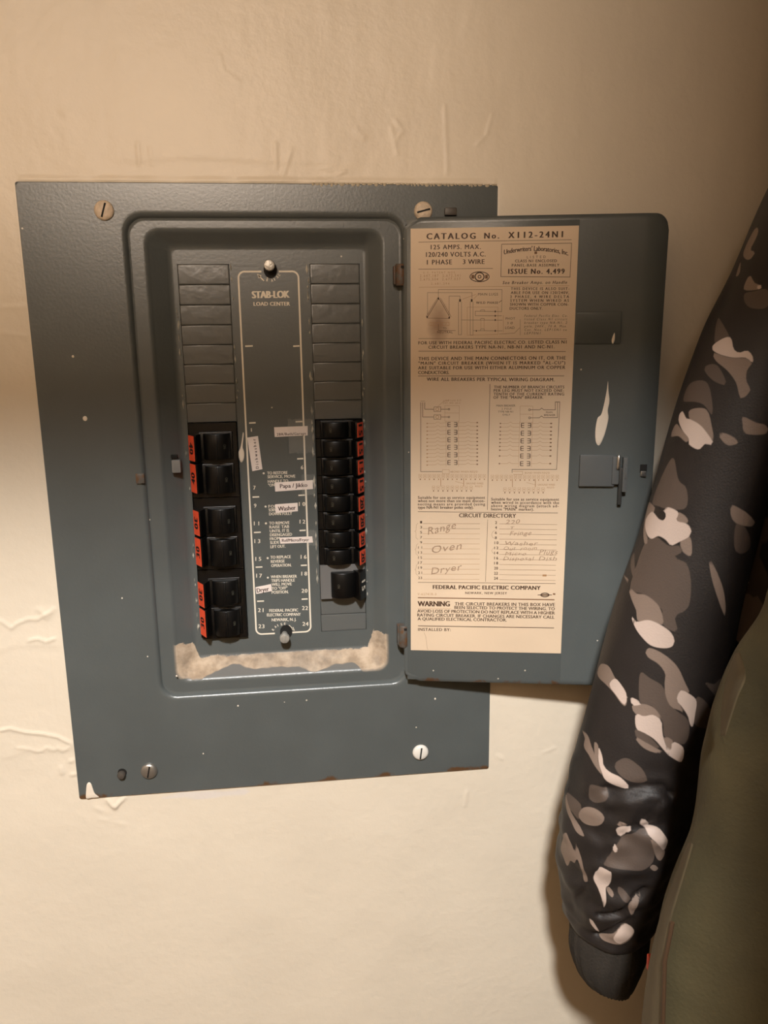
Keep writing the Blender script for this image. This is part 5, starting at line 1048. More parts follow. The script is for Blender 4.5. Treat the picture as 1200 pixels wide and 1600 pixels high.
# printed index strip
def make_print():
    g = G(); y = YD-.08
    def half(s):                             # frame halves, split for the two fasteners
        pass
    x0, x1, z0, z1, r = -19.9, 19.8, -96.4, 158.4, 4
    arc = lambda cx, cz, a0, a1: [(cx+r*math.cos(math.radians(a)), cz+r*math.sin(math.radians(a))) for a in np.linspace(a0, a1, 7)]
    stroke(g, [(-4.6, z1)]+arc(x0+r, z1-r, 90, 180)+arc(x0+r, z0+r, 180, 270)+[(-6.5, z0)], 1.15, y)
    stroke(g, [(6.9, z1)]+arc(x1-r, z1-r, 90, 0)+arc(x1-r, z0+r, 0, -90)+[(5.4, z0)], 1.15, y)
    for a, b in PRINT_TICKS: stroke(g, [a, b], 1.0, y)
    for x, z in PRINT_BULLETS: g.add([(x+.75*math.cos(k*math.pi/5), y, z+.75*math.sin(k*math.pi/5)) for k in range(10)], [tuple(range(10))])
    T = PRINT_TEXT; R = text_meshes([(t[0], math.hypot(t[3]-t[1], t[4]-t[2]), t[5], t[6]) for t in T])
    for t, (v, f) in zip(T, R):
        e = Vector((t[3]-t[1], 0, t[4]-t[2])).normalized(); put_text(g, v, f, (t[1], y, t[2]), e, (-e.z, 0, e.x))
    for A, s in ((ARROW_TOP, 1), (ARROW_BOTTOM, -1)):      # RAISE with a curved arrow round each fastener
        if s > 0: letters, shaft, tip = A[2:], A[:2], A[0]
        else: letters, shaft, tip = [(-6.9, -94.0), (-5.3, -92.0), (-3.4, -91.0), (-1.3, -90.5), (1.0, -90.2)], A[4:], A[5]
        cx, cz = (1.0, 160.5) if s > 0 else (.3, -99.5)
        R = text_meshes([(c, 1.3 if c != 'I' else .45, 1.8, 1) for c in 'RAISE'])
        for (v, f), (x, z) in zip(R, letters):
            d = Vector((x-cx, 0, z-cz)).normalized(); up = d*(-1 if s > 0 else 1); ex = Vector((up.z, 0, -up.x)); put_text(g, v, f, (x-ex.x*.6, y, z-ex.z*.6), ex, up)
        stroke(g, shaft, .75, y)
        d = (Vector(tip)-Vector(shaft[0] if s < 0 else shaft[1])).normalized(); nn = Vector((-d.y, d.x)); q = Vector(tip)
        g.add([(p.x, y, p.y) for p in (q+d*1.2, q-d*1.6+nn*1.3, q-d*1.6-nn*1.3)], [(0, 1, 2)])
    R = text_meshes([('1', .6, 2.4, 1)]); put_text(g, *R[0], (-16.6, y, 47.5+4.5), (1, 0, 0), (0, 0, 1))
    g.make('printed_index', M_white, panel, label='white printed circuit numbers and instructions on the dead front')
make_print()
# paper stickers with circuit names
for s, quad, A, B, cap in STICKERS:
    g = G(); y = YD-.14; q = [Vector((x, 0, z)) for x, z in quad]; c = sum(q, Vector())/4
    ins = [c+(p-c)*.985 for p in q]
    g.loops([[(p.x, YD-.02, p.z) for p in q], [(p.x, y-.1, p.z) for p in q], [(p.x, y-.16, p.z) for p in ins]], False, True)
    e = Vector((B[0]-A[0], 0, B[1]-A[1])); w = e.length; e.normalize(); (v, f), = text_meshes([(s, w, cap, 1)])
    put_text(g, v, f, (A[0], y-.22, A[1]), e, (-e.z, 0, e.x), 1)
    g.make('paper_sticker', [M_sticker, M_stink], panel, label='white paper sticker reading %s' % s)
# crinkled clear tape over the right ends of the stickers
M_tape = bpy.data.materials.new('clear_tape'); M_tape.use_nodes = True; t_ = NT(M_tape)
t_.b.inputs['Base Color'].default_value = (.8, .78, .72, 1); t_.b.inputs['Roughness'].default_value = .08; t_.b.inputs['Alpha'].default_value = .10; t_.b.inputs['Specular IOR Level'].default_value = 1.0
nz_ = t_.noise(t_.n('ShaderNodeTexCoord').outputs['Object'], 160, 3, .6); bp_ = t_.n('ShaderNodeBump'); bp_.inputs['Distance'].default_value = .002; t_.link(nz_, bp_.inputs['Height']); t_.link(bp_.outputs[0], t_.b.inputs['Normal'])
for x0, x1, z0, z1 in ((9.0, 26.2, 36, 60), (17, 26.4, 6, 21), (18.5, 26.4, -31, -20)):
    g = G(); nx, nz = 14, 22; V = []
    for j in range(nz+1):
        for i in range(nx+1):
            x = x0+(x1-x0)*i/nx; z = z0+(z1-z0)*j/nz
            V.append((x+random.uniform(-.2, .2), YD-.45-abs(mnoise.noise(Vector((x*.35, z*.22, 3))))*.8, z+(random.uniform(-.7, .7) if j in (0, nz) else 0)))
    g.add(V, [(j*(nx+1)+i, j*(nx+1)+i+1, (j+1)*(nx+1)+i+1, (j+1)*(nx+1)+i) for j in range(nz) for i in range(nx)])
    g.make('clear_tape', M_tape, panel, 180, 'crinkled clear tape over the right ends of the stickers')
# quarter-turn fasteners of the dead front
for x, z, up in ((1.0, 161.6, 1), (.6, -97.2, -1)):
    g = G(); hx, hz = (x+.4, z-2.2) if up > 0 else (x+1.2, z+1.6)
    A_ = np.linspace(0, 6.283, 25)[:-1]; g.loops([[(hx+4.5*math.cos(a), YD+e, hz+5.4*math.sin(a)) for a in A_] for e in (.1, -.1)], False, True)
    g.make('fastener_hole', M_hole, panel, 40)
    g = G(); g.lathe([(2.2, -.1), (2.2, -6.5), (3.1, -6.6), (3.6, -7.3), (3.6, -9.6), (3.3, -10.3), (2.2, -10.6)], x, z, 20, 0, YD)
    g.box(x-.35, x+.35, YD-11.0, YD-10.4, z-2.6, z+2.6, .12); g.make('fastener_knob', mat('worn_zinc', (.50, .48, .44, 1), .4, .55, bump=.6, bscale=400), panel, 35)
# cover screws with a deep slot
def screw(x, z, m, ang, depth=.5, r=6.1, lab=None):
    g = G(); n = 28; prof = [(r, .0), (r, -.7), (r*.93, -1.6), (r*.75, -2.25), (r*.45, -2.6), (.01, -2.7)]
    g.lathe(prof, x, z, n); o = g.make('cover_screw', m, panel, 50, lab)
    ca, sa = math.cos(ang), math.sin(ang); s = G(); V = []
    for a, b in ((-r*.72, -.55), (r*.72, -.55), (r*.72, .55), (-r*.72, .55)): V.append((x+a*ca-b*sa, z+a*sa+b*ca))
    L = [[(p[0], -1.2, p[1]) for p in V], [(p[0], -2.78, p[1]) for p in V]]
    s.loops(L, True, True); q = s.make('screw_slot', M_hole, o); return o
screw(-100.3, 194.7, M_screwpaint, 1.25, lab='paint-smeared cream screw head'); screw(102.5, 195.0, M_screwpaint, .25, lab='paint-smeared cream screw head')
screw(-101.5, -192.5, M_steel, 1.35, lab='bare steel screw head'); screw(99.2, -193.3, mat('white_painted_screw', lin(232, 226, 216), .4), 1.45, lab='white painted screw head')
g = G(); g.lathe([(3.3, .05), (3.2, -.15)], -120.6, -192.6, 16); g.make('knockout_hole', M_hole, panel)
g = G(); g.lathe([(2.9, 0), (2.9, -2.4), (2.3, -3.4), (.8, -3.8)], -121, -193.8, 16); g.make('plug', mat('brown_plug', (.075, .062, .05, 1), .45), panel, 40)
g = G(); g.box(116.5, 124.5, -3.4, 0, 192.2, 197.0, .8); g.make('plug', bpy.data.materials['brown_plug'], panel, 40)
# strike for the door latch: stud on the ledge edge, square tab on the slope
g = G(); g.box(-94.0, -88.4, -1.6, .4, 20.4, 27.2, .5); g.make('latch_stud', M_hinge, panel, 40)
g = G(); g.box(-70.6, -64.6, 3.0, 8.8, 26.2, 35.0, .7); g.make('strike_tab', mat('grey_strike', (.20, .20, .195, 1), .3), panel, 40)
g = G(); g.box(-71.0, -66.6, 5.2, 7.6, 36.0, 38.2, .2); g.make('strike_slot', M_hole, panel)
# hinges
for z0, z1 in ((147.6, 161.4), (-105.2, -88.8)):
    g = G(); n = 12; L = []
    g.tube([(86.6, -5.2, z0), (86.6, -5.2, z0+1), (86.6, -5.2, z1-1), (86.6, -5.2, z1)], [3.2, 3.8, 3.8, 3.3], 14); g.box(82.2, 86.6, -5.0, 2.0, z0+1, z1-1, .4)
    h = g.make('hinge', M_hinge, panel, 40, 'worn rusty hinge knuckle between cover and door')
    g = G(); g.box(86.2, 88.2, -9.3, -8.6, z1-3.0, z1-1.4); g.make('hinge_pin', M_hole, h)
# dots and drops of wall paint on the cover
for x, z, r in ((-123.6, 64.9, 1.5), (-127.6, 105.1, .8), (-110, -60, .5), (-77, -120, .6), (110.5, -150.5, .7), (-96, -104, .45), (-35, -146, .6), (-62, -182, .5)):
    g = G(); blob(g, [(x+r*math.cos(a), z+r*1.1*math.sin(a)) for a in np.linspace(0, 6.283, 9)[:-1]], 0, .35, 0, 2); g.make('paint_dot', M_drip, panel, 60)
g = G(); blob(g, [(-146.3, -200.2), (-144.8, -198.4), (-143.2, -199.4), (-142.2, -203.5), (-141.2, -207.6), (-138.6, -210.9), (-143.5, -211.2), (-147.6, -211.2), (-147.2, -205)], 0, .6); g.make('paint_drip', M_drip, panel, 60, 'drop of white paint at the lower left corner of the cover')
g = G(); blob(g, [(-22.2, 51.4), (-21.5, 50.4), (-22.5, 44), (-22.7, 41), (-21.9, 37.5), (-22.4, 33), (-24.2, 30.5), (-25.8, 33.5), (-26.4, 37), (-24.6, 40.5), (-23.4, 45)], YD, .7); g.make('paint_drip', M_drip, panel, 60, 'long white paint drip beside the upper left breaker')
g = G()                                      # ragged wall paint along the top edge
x = 30
while x < 151:
    w = random.uniform(1.2, 4.5); d = random.uniform(.5, 1.7)*(1.6 if 33 < x < 42 else 1)*(.4 if 78 < x < 92 else 1)
    g.add([(x, .3, 212.2), (x+w*.5, -.45, 212), (x+w, .3, 212.2), (x+w*.8, -.05, 211.5-d*.6), (x+w*.45, -.12, 211.5-d), (x+w*.15, -.05, 211.5-d*.7), (x+w*.5, -.4, 211.3)], [(0, 5, 6, 1), (5, 4, 6), (4, 3, 6), (3, 2, 1, 6)])
    x += w*random.uniform(.8, 1.3)
o = g.make('paint_residue', mat('dirty_paint_residue', lin(178, 164, 140), .6, bump=.8, bscale=300), panel, 60, 'ragged line of wall paint along the top edge of the cover')

# ------------------------------------------------------------------ door, standing open to the right
th, ro = math.radians(11.0201), math.radians(-.35468)
ux = Vector((.98154138, -.19114969, -.00619029)); up_ = Vector((.00552304, -.00402331, .99997665)); nn_ = Vector((-.19117013, -.98155265, -.00289332))
Dm = Matrix((ux, -nn_, up_)).transposed().to_4x4(); Dm.translation = Vector((.09265141, -.010, .18282841))
# finer face so the rolled edge stays smooth
def make_door2():
    us = [-4.8+.0]+list(np.linspace(-3.6, 146, 16))+list(np.linspace(148, 163.2, 12))+[164.3]
    def zr(u):                               # rounded corners
        r = 9.0; d = max(0, (-4.8+r)-u, u-(164.3-r)); c = r-math.sqrt(max(0, r*r-d*d)); return -314+c, 7-c
    V = []; nz = 9; g = G(); n = len(us)
    rows = []
    for s in range(nz):
        row = []
        for u in us:
            a, b = zr(u); t = [0, .0035, .012, .3, .5, .7, .988, .9965, 1][s]; z = a+(b-a)*t
            k = max(0, u-148)/16; y = 4.2*k*k*(1 if u < 163.5 else 1.05)
            if s in (0, nz-1): y += .9
            if s in (1, nz-2): y -= .1
            if u == us[0]: y += .8
            row.append((u, y, z))
        rows.append(row)
    V = [p for r in rows for p in r]; F = [(j*n+i, j*n+i+1, (j+1)*n+i+1, (j+1)*n+i) for j in range(nz-1) for i in range(n-1)]
    m = len(V); B = [(x, y+2.6, z) for x, y, z in V]
    F2 = [tuple(m+q for q in reversed(f)) for f in F]
    rim = [i for i in range(n)]+[j*n+n-1 for j in range(1, nz)]+[(nz-1)*n+i for i in range(n-2, -1, -1)]+[j*n for j in range(nz-2, 0, -1)]
    F3 = [(rim[k], rim[k-1], m+rim[k-1], m+rim[k]) for k in range(len(rim))]
    g.add(V+B, F+F2+F3)
    return g.make('door', M_door, panel, 45, 'grey steel panel door swung open, its inside face towards the viewer')
door = make_door2(); door.matrix_local = Dm
# spot-welded backing sheet edge beside the label, strap and latch
g = G(); g.box(-2.5, 107.6, -.02, .3, -312.5, 5.6, .15); g.make('backing_sheet', M_door, door, 40)
g = G(); g.loops([rrect(107.3, 136.8, -73.6, -53.1, .8, .05, 3), rrect(107.3, 136.8, -73.6, -53.1, .8, -1.2, 3), rrect(107.6, 136.2, -73.0, -53.7, .7, -1.7, 3)], False, True); g.make('strap', M_door, door, 40)
g = G(); g.box(114.0, 137.6, -2.6, .1, -168.2, -146.6, .9); g.box(135.5, 140.2, -3.6, .1, -166.5, -147.5, .8); lp_ = g.make('latch_plate', mat('latch_grey', (.105, .11, .11, 1), .32, bump=.25, bscale=150), door, 40)
g = G(); g.tube([(139.2, -4.2, -155.5), (139.2, -4.4, -154.5), (139.2, -4.4, -147.4), (139.2, -4.0, -146.4)], [1.0, 1.35, 1.35, .9], 12); g.make('latch_pin', mat('bright_latch_steel', (.55, .53, .5, 1), .25, .9), door, 60)
g = G(); g.box(142.2, 145.4, -5.2, .4, -171.4, -147.8, .7); g.box(143.6, 145.0, -5.8, -5.0, -162, -154.5, .2); g.make('latch_lever', bpy.data.materials['latch_grey'], door, 40)
g = G(); g.box(140.2, 142.8, -3.6, .8, -180.5, -155.0, .6); g.make('latch_tongue', mat('dark_latch_steel', (.05, .05, .048, 1), .4, .3), door, 40)
g = G(); g.box(154.6, 159.2, .4, 1.4, -159.0, -153.4, .2); g.make('latch_window', M_hole, door); g = G(); g.box(155.0, 159.0, -.2, 1.2, -161.6, -157.8, .5); g.make('latch_stop', bpy.data.materials['bright_latch_steel'], door, 40)
g = G(); blob(g, [(130.3, -97.5), (131.0, -104), (132.0, -110.6), (131.2, -117), (131.9, -122), (130.9, -129), (129.4, -135), (126.8, -140.6), (124.4, -138.4), (123.6, -131), (124.6, -122.4), (127.0, -119.6), (128.6, -112), (129.7, -104)], .05, .5)
g.make('paint_drip', M_drip, door, 60, 'long cream paint drip on the door')
g = G(); blob(g, [(132.5, -66.5), (132.9, -70.8), (131.9, -73.7), (130.9, -71.2)], -1.65, .5); g.make('paint_drip', M_drip, door, 60, 'small cream paint drip on the door strap')
# wiring label
def make_label():
    g = G(); w, h = 107.1, -289.7
    g.loops([[(0, -.30, h), (w, -.30, h), (w, -.30, 0), (0, -.30, 0)], [(0, -.5, h), (w, -.5, h), (w, -.5, 0), (0, -.5, 0)]], False, True)
    R = text_meshes([(t[0], math.hypot(t[3]-t[1], t[4]-t[2]), t[5], t[6]) for t in LABEL_TEXT])
    for t, (v, f) in zip(LABEL_TEXT, R):
        st = t[7]; v = v.copy(); mi = {'f': 3, 'h': 4}.get(st, 1)
        if st == 'i': v[:, 0] += v[:, 1]*.22
        if st == 'h': v[:, 0] += v[:, 1]*.35; v[:, 1] += np.sin(v[:, 0]*.9)*.25
        W_ = v[:, 0].max()
        if st == 'arch': q = v[:, 0]/W_*2-1; v[:, 1] += 2.6*(1-q*q)-.6
        e = Vector((t[3]-t[1], 0, t[4]-t[2])).normalized(); put_text(g, v, f, (t[1], -.56, t[2]), e, (-e.z, 0, e.x), mi)
    for pts, w_, st in LABEL_LINES: stroke(g, pts, max(w_, .16), -.55, {'f': 3, 'm': 2, 'h': 4}.get(st, 1))
    g.make('wiring_label', [M_paper, M_ink, M_inkmid, M_inkfaint, M_pencil], door, label='tan paper label with wiring diagrams and circuit directory')
make_label()

# ------------------------------------------------------------------ circuit breakers
def hexpr(s, h, side): return ((COLS[0][1]-s) if side < 0 else (COLS[1][0]+s), YD-h)
def breaker(side, k0, rows, poles, texts, black, name, label, group):
    zt = TABZ-k0*ROW-.25; zb = TABZ-(k0+rows)*ROW+.25; zc = (zt+zb)/2
    xc = sum(COLS[0 if side < 0 else 1])/2
    root = empty(name, (xc*.001, YD*.001, Z0+zc*.001), label, 'circuit breaker', group)
    P = lambda s, h: (hexpr(s, h, side)[0]-xc, hexpr(s, h, side)[1]-YD)
    body_m = M_black if black else M_greyb; L = 33.2
    def ext(g, prof, z0, z1, mi=0, bev=0.0): g.extrude([P(*p) for p in (prof if side > 0 else prof[::-1])], z0-zc, z1-zc, mi, bev)
    g = G(); base = 3.0 if black else 3.6
    ext(g, [(.3, -30), (.3, base-.6), (.9, base), (L-5, base), (L-.4, base-1), (L-.4, -30)], zb, zt)
    body = g.make('breaker_body', body_m, root, 35)
    pz = (zt-zb)/poles
    for p in range(poles):
        t = zt-p*pz; b = t-pz
        if poles == 2:  ht, hb = (t-7.0, b+1.5) if p == 0 else (t-3.2, b+3.6); lt, lb = (t-7.2, b+.4) if p == 0 else (t-.9, b+4.2)
        else: ht, hb = t-1.3, b+.8; lt, lb = t-1.2, b+.3
        if not black: ht, hb = t-5.2, b+1.8; lt, lb = t-4.5, b+.2
        # shoulder plateau carrying the handle, then the handle arc itself
        if black: g = G(); ext(g, [(3.5, base-.2), (4.0, base+1.2), (26, base+1.2), (26.5, base-.2)], hb-.7, ht+.9, 0, .3); g.make('handle_guard', body_m, root, 35)
        hh = 6.6 if poles == 2 else 6.0; c0, hw = (14.2, 9.2) if black else (17.0, 9.0); arc = []
        for a in np.linspace(.1, math.pi-.1, 17):
            arc.append((c0-hw*math.cos(a), base+.9+hh*math.sin(a)))
            if poles == 2 and abs(a-math.pi/2) < .01: arc = arc[:-1]+[(c0-.75, base+.9+hh), (c0-.55, base+1.5+hh), (c0+.35, base+1.5+hh), (c0+.55, base+.9+hh)]
        arc = [(c0-hw, base-.3)]+arc+[(c0+hw, base-.3)]
        g = G(); ext(g, arc, hb, ht, 0, .7); hd = g.make('handle', M_blackh, root, 40)
        # small worn ON mark on the handle
        (v, f), = text_meshes([('ON', 3.0, 1.9, 1)]); g = G(); sx, hx = c0-4.6, base+.9+hh*math.sin(math.acos(4.6/hw))+.12
        o0 = P(sx, hx); o1 = P(sx+1, hx+.55); e = Vector((o1[0]-o0[0], o1[1]-o0[1], 0))*(1 if side > 0 else -1); e.normalize()
        put_text(g, v, f, (o0[0], o0[1], (ht+hb)/2-zc+1.5), (0, 0, -1), tuple(e)); g.make('handle_print', M_olive_ink, hd)
        # raised outer end with the rating label on its outward slope
        g = G(); ext(g, [(24.2, base-.5), (25.6, base+2.5), (27.6, 11.9), (28.6, 12.3), (L+.1, 4.2), (L+.1, base-2)], lb, lt, 0, .35); end = g.make('breaker_end', M_black, root, 35)
        g = G(); n0 = Vector((P(28.75, 12.25)[0], P(28.75, 12.25)[1], 0)); n1 = Vector((P(L, 4.45)[0], P(L, 4.45)[1], 0)); d = (n1-n0); off = Vector((d.y, -d.x, 0)).normalized()*(1 if side > 0 else -1)
        if off.y > 0: off = -off
        n0 += off*.18; n1 += off*.18; z1_, z0_ = lt-.5-zc, lb+.5-zc
        if black:
            q = [(n0.x, n0.y, z1_), (n0.x, n0.y, z0_), (n1.x, n1.y, z0_), (n1.x, n1.y, z1_)]; q2 = [tuple(Vector(a)-off*.25) for a in q]
            g.loops([q2, q], False, True)
            lab = g.make('rating_label', M_orange, root)
        txt = texts[p]; s = d.length*.62; (v, f), = text_meshes([(txt, 8.4 if poles == 2 else 7.8, s, 2)]); W_ = v[:, 0].max(); g = G(); cz = (z1_+z0_)/2; dn = d.normalized(); e0 = off*.14
        if side < 0: upv, ex = (dn, (0, 0, 1)) if p else (-dn, (0, 0, -1))
        else: upv, ex = dn, (0, 0, -1)
        upv = Vector(upv); exv = Vector(ex)
        if (exv.cross(upv)).dot(off) < 0: exv = -exv
        c = (n0+n1)/2; org = Vector((c.x, c.y, cz))-exv*W_/2-upv*s/2+e0
        put_text(g, v, f, org, exv, upv); g.make('rating_number', M_inkblack if black else M_white, lab if black else end)
    return root
for i, (k, amp, w) in enumerate(((8, '40', 'topmost'), (12, '30', 'middle'), (16, '30', 'lowest'))):
    breaker(-1, k, 4, 2, (amp, amp), True, 'double_circuit_breaker', 'black double breaker with orange %s labels, %s of the left column' % (amp, w), 'double breakers in the left column')
for i, (amp, w) in enumerate((('15', 'first (topmost)'), ('15', 'second'), ('15', 'third'), ('15', 'fourth'), ('20', 'fifth'), ('20', 'sixth'), ('20', 'seventh'), ('20', 'eighth'))):
    breaker(1, 8+i, 1, 1, (amp,), True, 'slim_circuit_breaker', 'slim black breaker with orange %s label, %s from the top of the right column' % (amp, w), 'slim breakers in the right column')
breaker(1, 16, 2, 1, ('15',), False, 'single_circuit_breaker', 'grey breaker with black handle and white 15, below the slim breakers', None)

# ------------------------------------------------------------------ garments on the closet rod
def loft(rows, prof, nv, nu, wr=None):
    """rows: (z, x_left, x_right, y_mid, depth); prof: closed (a, b) outline; returns verts (m), faces, uv grid"""
    R = catmull(rows, nv); Pc = catmull(prof, max(1, nu//len(prof)), True); n = len(Pc); V = []; UV = []
    R = R[:]
    for j, (z, xl, xr, ym, d) in enumerate(R):
        for i, (a, b) in enumerate(Pc):
            x, y = xl+(xr-xl)*a, ym-d*b
            V.append([x, y, z]); UV.append((i/n, j/(len(R)-1)))
    F = [(j*n+i, (j+1)*n+i, (j+1)*n+(i+1) % n, j*n+(i+1) % n) for j in range(len(R)-1) for i in range(n)]
    V = np.array(V)
    if wr is not None: V = wr(V, np.array(UV), n, len(R))
    return V, F, UV, n, len(R)
def displace(V, n, m, amount):
    P = V.reshape(m, n, 3); c = P.mean(axis=1, keepdims=True); d = P-c; d[:, :, 2] = 0; d /= np.linalg.norm(d, axis=2, keepdims=True)+1e-9
    return (P+d*amount.reshape(m, n, 1)).reshape(-1, 3)
def fold_noise(V, scales):
    out = np.zeros(len(V))
    for k, (sx, sy, sz, a) in enumerate(scales):
        out += a*np.array([mnoise.noise(Vector((x*sx, y*sy+7*k, z*sz))) for x, y, z in V])
    return out
def creases(V, lst):                         # valleys along poly-lines on the front (x, z in mm), only on the side facing the room
    out = np.zeros(len(V))
    for pts, w, d in lst:
        D = np.full(len(V), 1e9)
        for (a, b), (c, e) in zip(pts[:-1], pts[1:]):
            L2 = (c-a)**2+(e-b)**2; t = np.clip(((V[:, 0]-a)*(c-a)+(V[:, 2]-b)*(e-b))/L2, 0, 1); D = np.minimum(D, np.hypot(V[:, 0]-a-t*(c-a), V[:, 2]-b-t*(e-b)))
        out += d*np.exp(-(D/w)**2)
    return out
def garment(name, V, F, m, parent, uv=None, attrs=None, smooth=180, label=None):
    o = obj(name, V*.001, F, m, parent, smooth, None, label)
    return o

SLEEVE_PROF = [(0, 0), (.05, .42), (.24, .82), (.50, 1.0), (.70, .80), (.86, .42), (1, -.05), (.9, -.6), (.62, -.9), (.3, -.85), (.07, -.45)]
BODY_PROF = [(0, 0), (.04, .6), (.2, 1.0), (.5, .9), (.8, 1.0), (.96, .6), (1, 0), (.96, -.6), (.8, -.9), (.5, -.8), (.2, -.9), (.04, -.6)]
def mapped(o, loc):                          # keep world shape while the origin sits at the hook
    o.data.transform(Matrix.Translation(-Vector(loc))); return o
def camo_material():
    m = mat('dark_camouflage_cloth', (.018, .0138, .0125, 1), rough=.55, bump=.25, bscale=900, cvar=.12, vscale=60); g = NT(m)
    tc = g.n('ShaderNodeTexCoord').outputs['UV']
    col = g.base()
    for nm, c in (('camo_grey', lin(88, 75, 67)), ('camo_taupe', lin(134, 116, 104)), ('camo_light', lin(202, 182, 170))):
        a = g.n('ShaderNodeAttribute'); a.attribute_name = nm
        col = g.mix(g.rng(a.outputs['Fac'], -.25, .25), col, c)
    g.link(col, g.b.inputs['Base Color']); return m
M_camo = camo_material()
M_knit = mat('dark_ribbed_knit', (.030, .024, .018, 1), rough=.9, bump=1, bscale=500)
M_olive = mat('olive_suede', (.070, .055, .023, 1), rough=.85, bump=.6, bscale=500, cvar=.24, vscale=24)
M_oliveedge = mat('olive_facing', (.12, .095, .05, 1), rough=.8, cvar=.1, vscale=60)
M_zip = mat('brown_piping', (.06, .030, .012, 1), rough=.7)
def sdf(px, pz, poly):                       # signed distance (positive inside) of points to a closed outline
    P = np.array(poly, float); D = np.full(len(px), 1e9); ins = np.zeros(len(px), bool); n = len(P)
    for k in range(n):
        a, b = P[k-1], P[k]; e = b-a; t = np.clip(((px-a[0])*e[0]+(pz-a[1])*e[1])/(e@e+1e-9), 0, 1)
        D = np.minimum(D, np.hypot(px-a[0]-t*e[0], pz-a[1]-t*e[1]))
        c = ((a[1] > pz) != (b[1] > pz)) & (px < (b[0]-a[0])*(pz-a[1])/(b[1]-a[1]+1e-12)+a[0]); ins ^= c
    return np.where(ins, D, -D)
CAMO_W, CAMO_L = 240.0, 700.0               # print space of the sleeve: around x along, in mm
def paint_camo(o, UV, polys, w=CAMO_W, l=CAMO_L, seed=0, blotch=False):
    U = np.array(UV); px, pz = U[:, 0]*w, U[:, 1]*l
    for nm in ('camo_grey', 'camo_taupe', 'camo_light'):
        val = np.full(len(px), -9.0)
        for p in polys.get(nm, []):
            q = catmull(p, 4, True); val = np.maximum(val, np.maximum(sdf(px, pz, q), sdf(px-w, pz, q)))
        if blotch is not False:
            k = {'camo_grey': (.02, .30, 0), 'camo_taupe': (.03, .34, 31), 'camo_light': (.034, .42, 57)}[nm]
            nz = np.array([mnoise.noise(Vector((a*k[0], b*k[0]*1.5, k[2]+seed))) for a, b in zip(px, pz)])
            val = np.maximum(val, np.where(blotch(px, pz), (nz-k[1]+.12)*22, -9))
        at = o.data.attributes.new(nm, 'FLOAT', 'POINT'); at.data.foreach_set('value', val.astype(np.float32))
# camouflage jacket next to the wall
JL = (.545, -.09, Z0+.40)
jacket = empty('camouflage_jacket', JL, 'black, taupe and pale grey camouflage jacket, sleeve hanging over the panel door', 'jacket')
ROWS = [(360,385,480,-92,36),(300,345,450,-96,38),(240,309,415,-99,38),(191,282.5,385,-100,38),(146,265.5,350,-100,38),(114,252,330,-100,38),(70,238,312,-101,38),(10,223.5,296,-102,38),(-54,205,286,-103,38),(-104,192.5,280,-104,38),(-156,180,274,-104,38),(-200,175,266,-103,38),(-232,175,258,-102,36),(-258,178.5,250,-101,33),(-272,184,244,-101,29),(-276,190,239,-101,22),(-270,194,236,-101,18)]
CREASES = []
CREASES = [([(194.2,-155.4),(202.1,-153.5),(212.2,-149.0),(221.4,-148.9),(227.0,-154.3)],2.6,4.5),([(193.7,-162.6),(203.6,-154.9),(214.8,-151.5),(222.7,-155.8)],4.5,-3.5),([(228.9,-152.9),(219.7,-155.7),(212.9,-165.4),(204.7,-174.7),(198.5,-185.6),(190.5,-203.8),(187.6,-214.6)],1.1,1.6),([(216.4,-218.7),(206.4,-229.3),(202.8,-238.7),(192.6,-242.5)],2.2,4.0),([(194.5,-261.2),(202.3,-252.1),(209.3,-241.5)],2.0,3.0),([(197.2,-164.5),(194.1,-173.7),(190.5,-185.9)],5,2.6),([(201.0,-166.5),(209.9,-158.6),(219.3,-162.0)],5,-2.2),([(184.5,-221.4),(182.1,-238.2),(183.7,-255.5)],1.5,2.0),([(208.2,-175.2),(212.8,-176.6),(217.7,-174.4)],2.2,3.0),([(194.7,-228.9),(198.5,-230.5),(203.1,-227.5)],6,-2.5),([(180.3,-161.6),(182.0,-155.0),(191.1,-147.2)],6,-2),([(178.3,-168.5),(185.5,-164.4),(194.0,-157.7)],4,2.2)]

def sleeve_wr(V, UV, n, m):
    a = fold_noise(V, [(.016, .02, .012, 3.2), (.04, .04, .025, 1.2)])
    low = np.clip((-120-V[:, 2])/80, 0, 1)
    a = a*(.55+.6*low)+low*fold_noise(V, [(.05, .05, .09, 3.0), (.11, .08, .12, 1.0)])
    W_ = displace(V, n, m, a)
    c = creases(W_, CREASES)*(W_[:, 1] < -104)
    W_[:, 1] += c
    return W_
V, F, UV, n_, m_ = loft(ROWS, SLEEVE_PROF, 22, 132, sleeve_wr)
SLUV = UV; V = V+np.array([0, 0, Z0*1000]); sl = garment('sleeve', V, F, M_camo, jacket)
paint_camo(sl, UV, CAMO, blotch=False)
mapped(sl, JL)
V, F, UV, n_, m_ = loft([(-238,190,240,-101,24),(-262,186,241,-101,26),(-284,184.5,241,-101,27),(-300,187.5,239.5,-101,26),(-312,194,235,-101,22),(-319,201,230,-101,16),(-322,209,223,-101,7)], SLEEVE_PROF, 8, 110, lambda V, U, n, m: displace(V, n, m, .55*np.sin(U[:, 0]*2*np.pi*46)+fold_noise(V, [(.06, .06, .06, 1.0)])))
V = V+np.array([0, 0, Z0*1000]); F = F+[tuple(range((m_-1)*n_, m_*n_))]; mapped(garment('knit_cuff', V, F, M_knit, jacket, label='dark ribbed knit cuff'), JL)
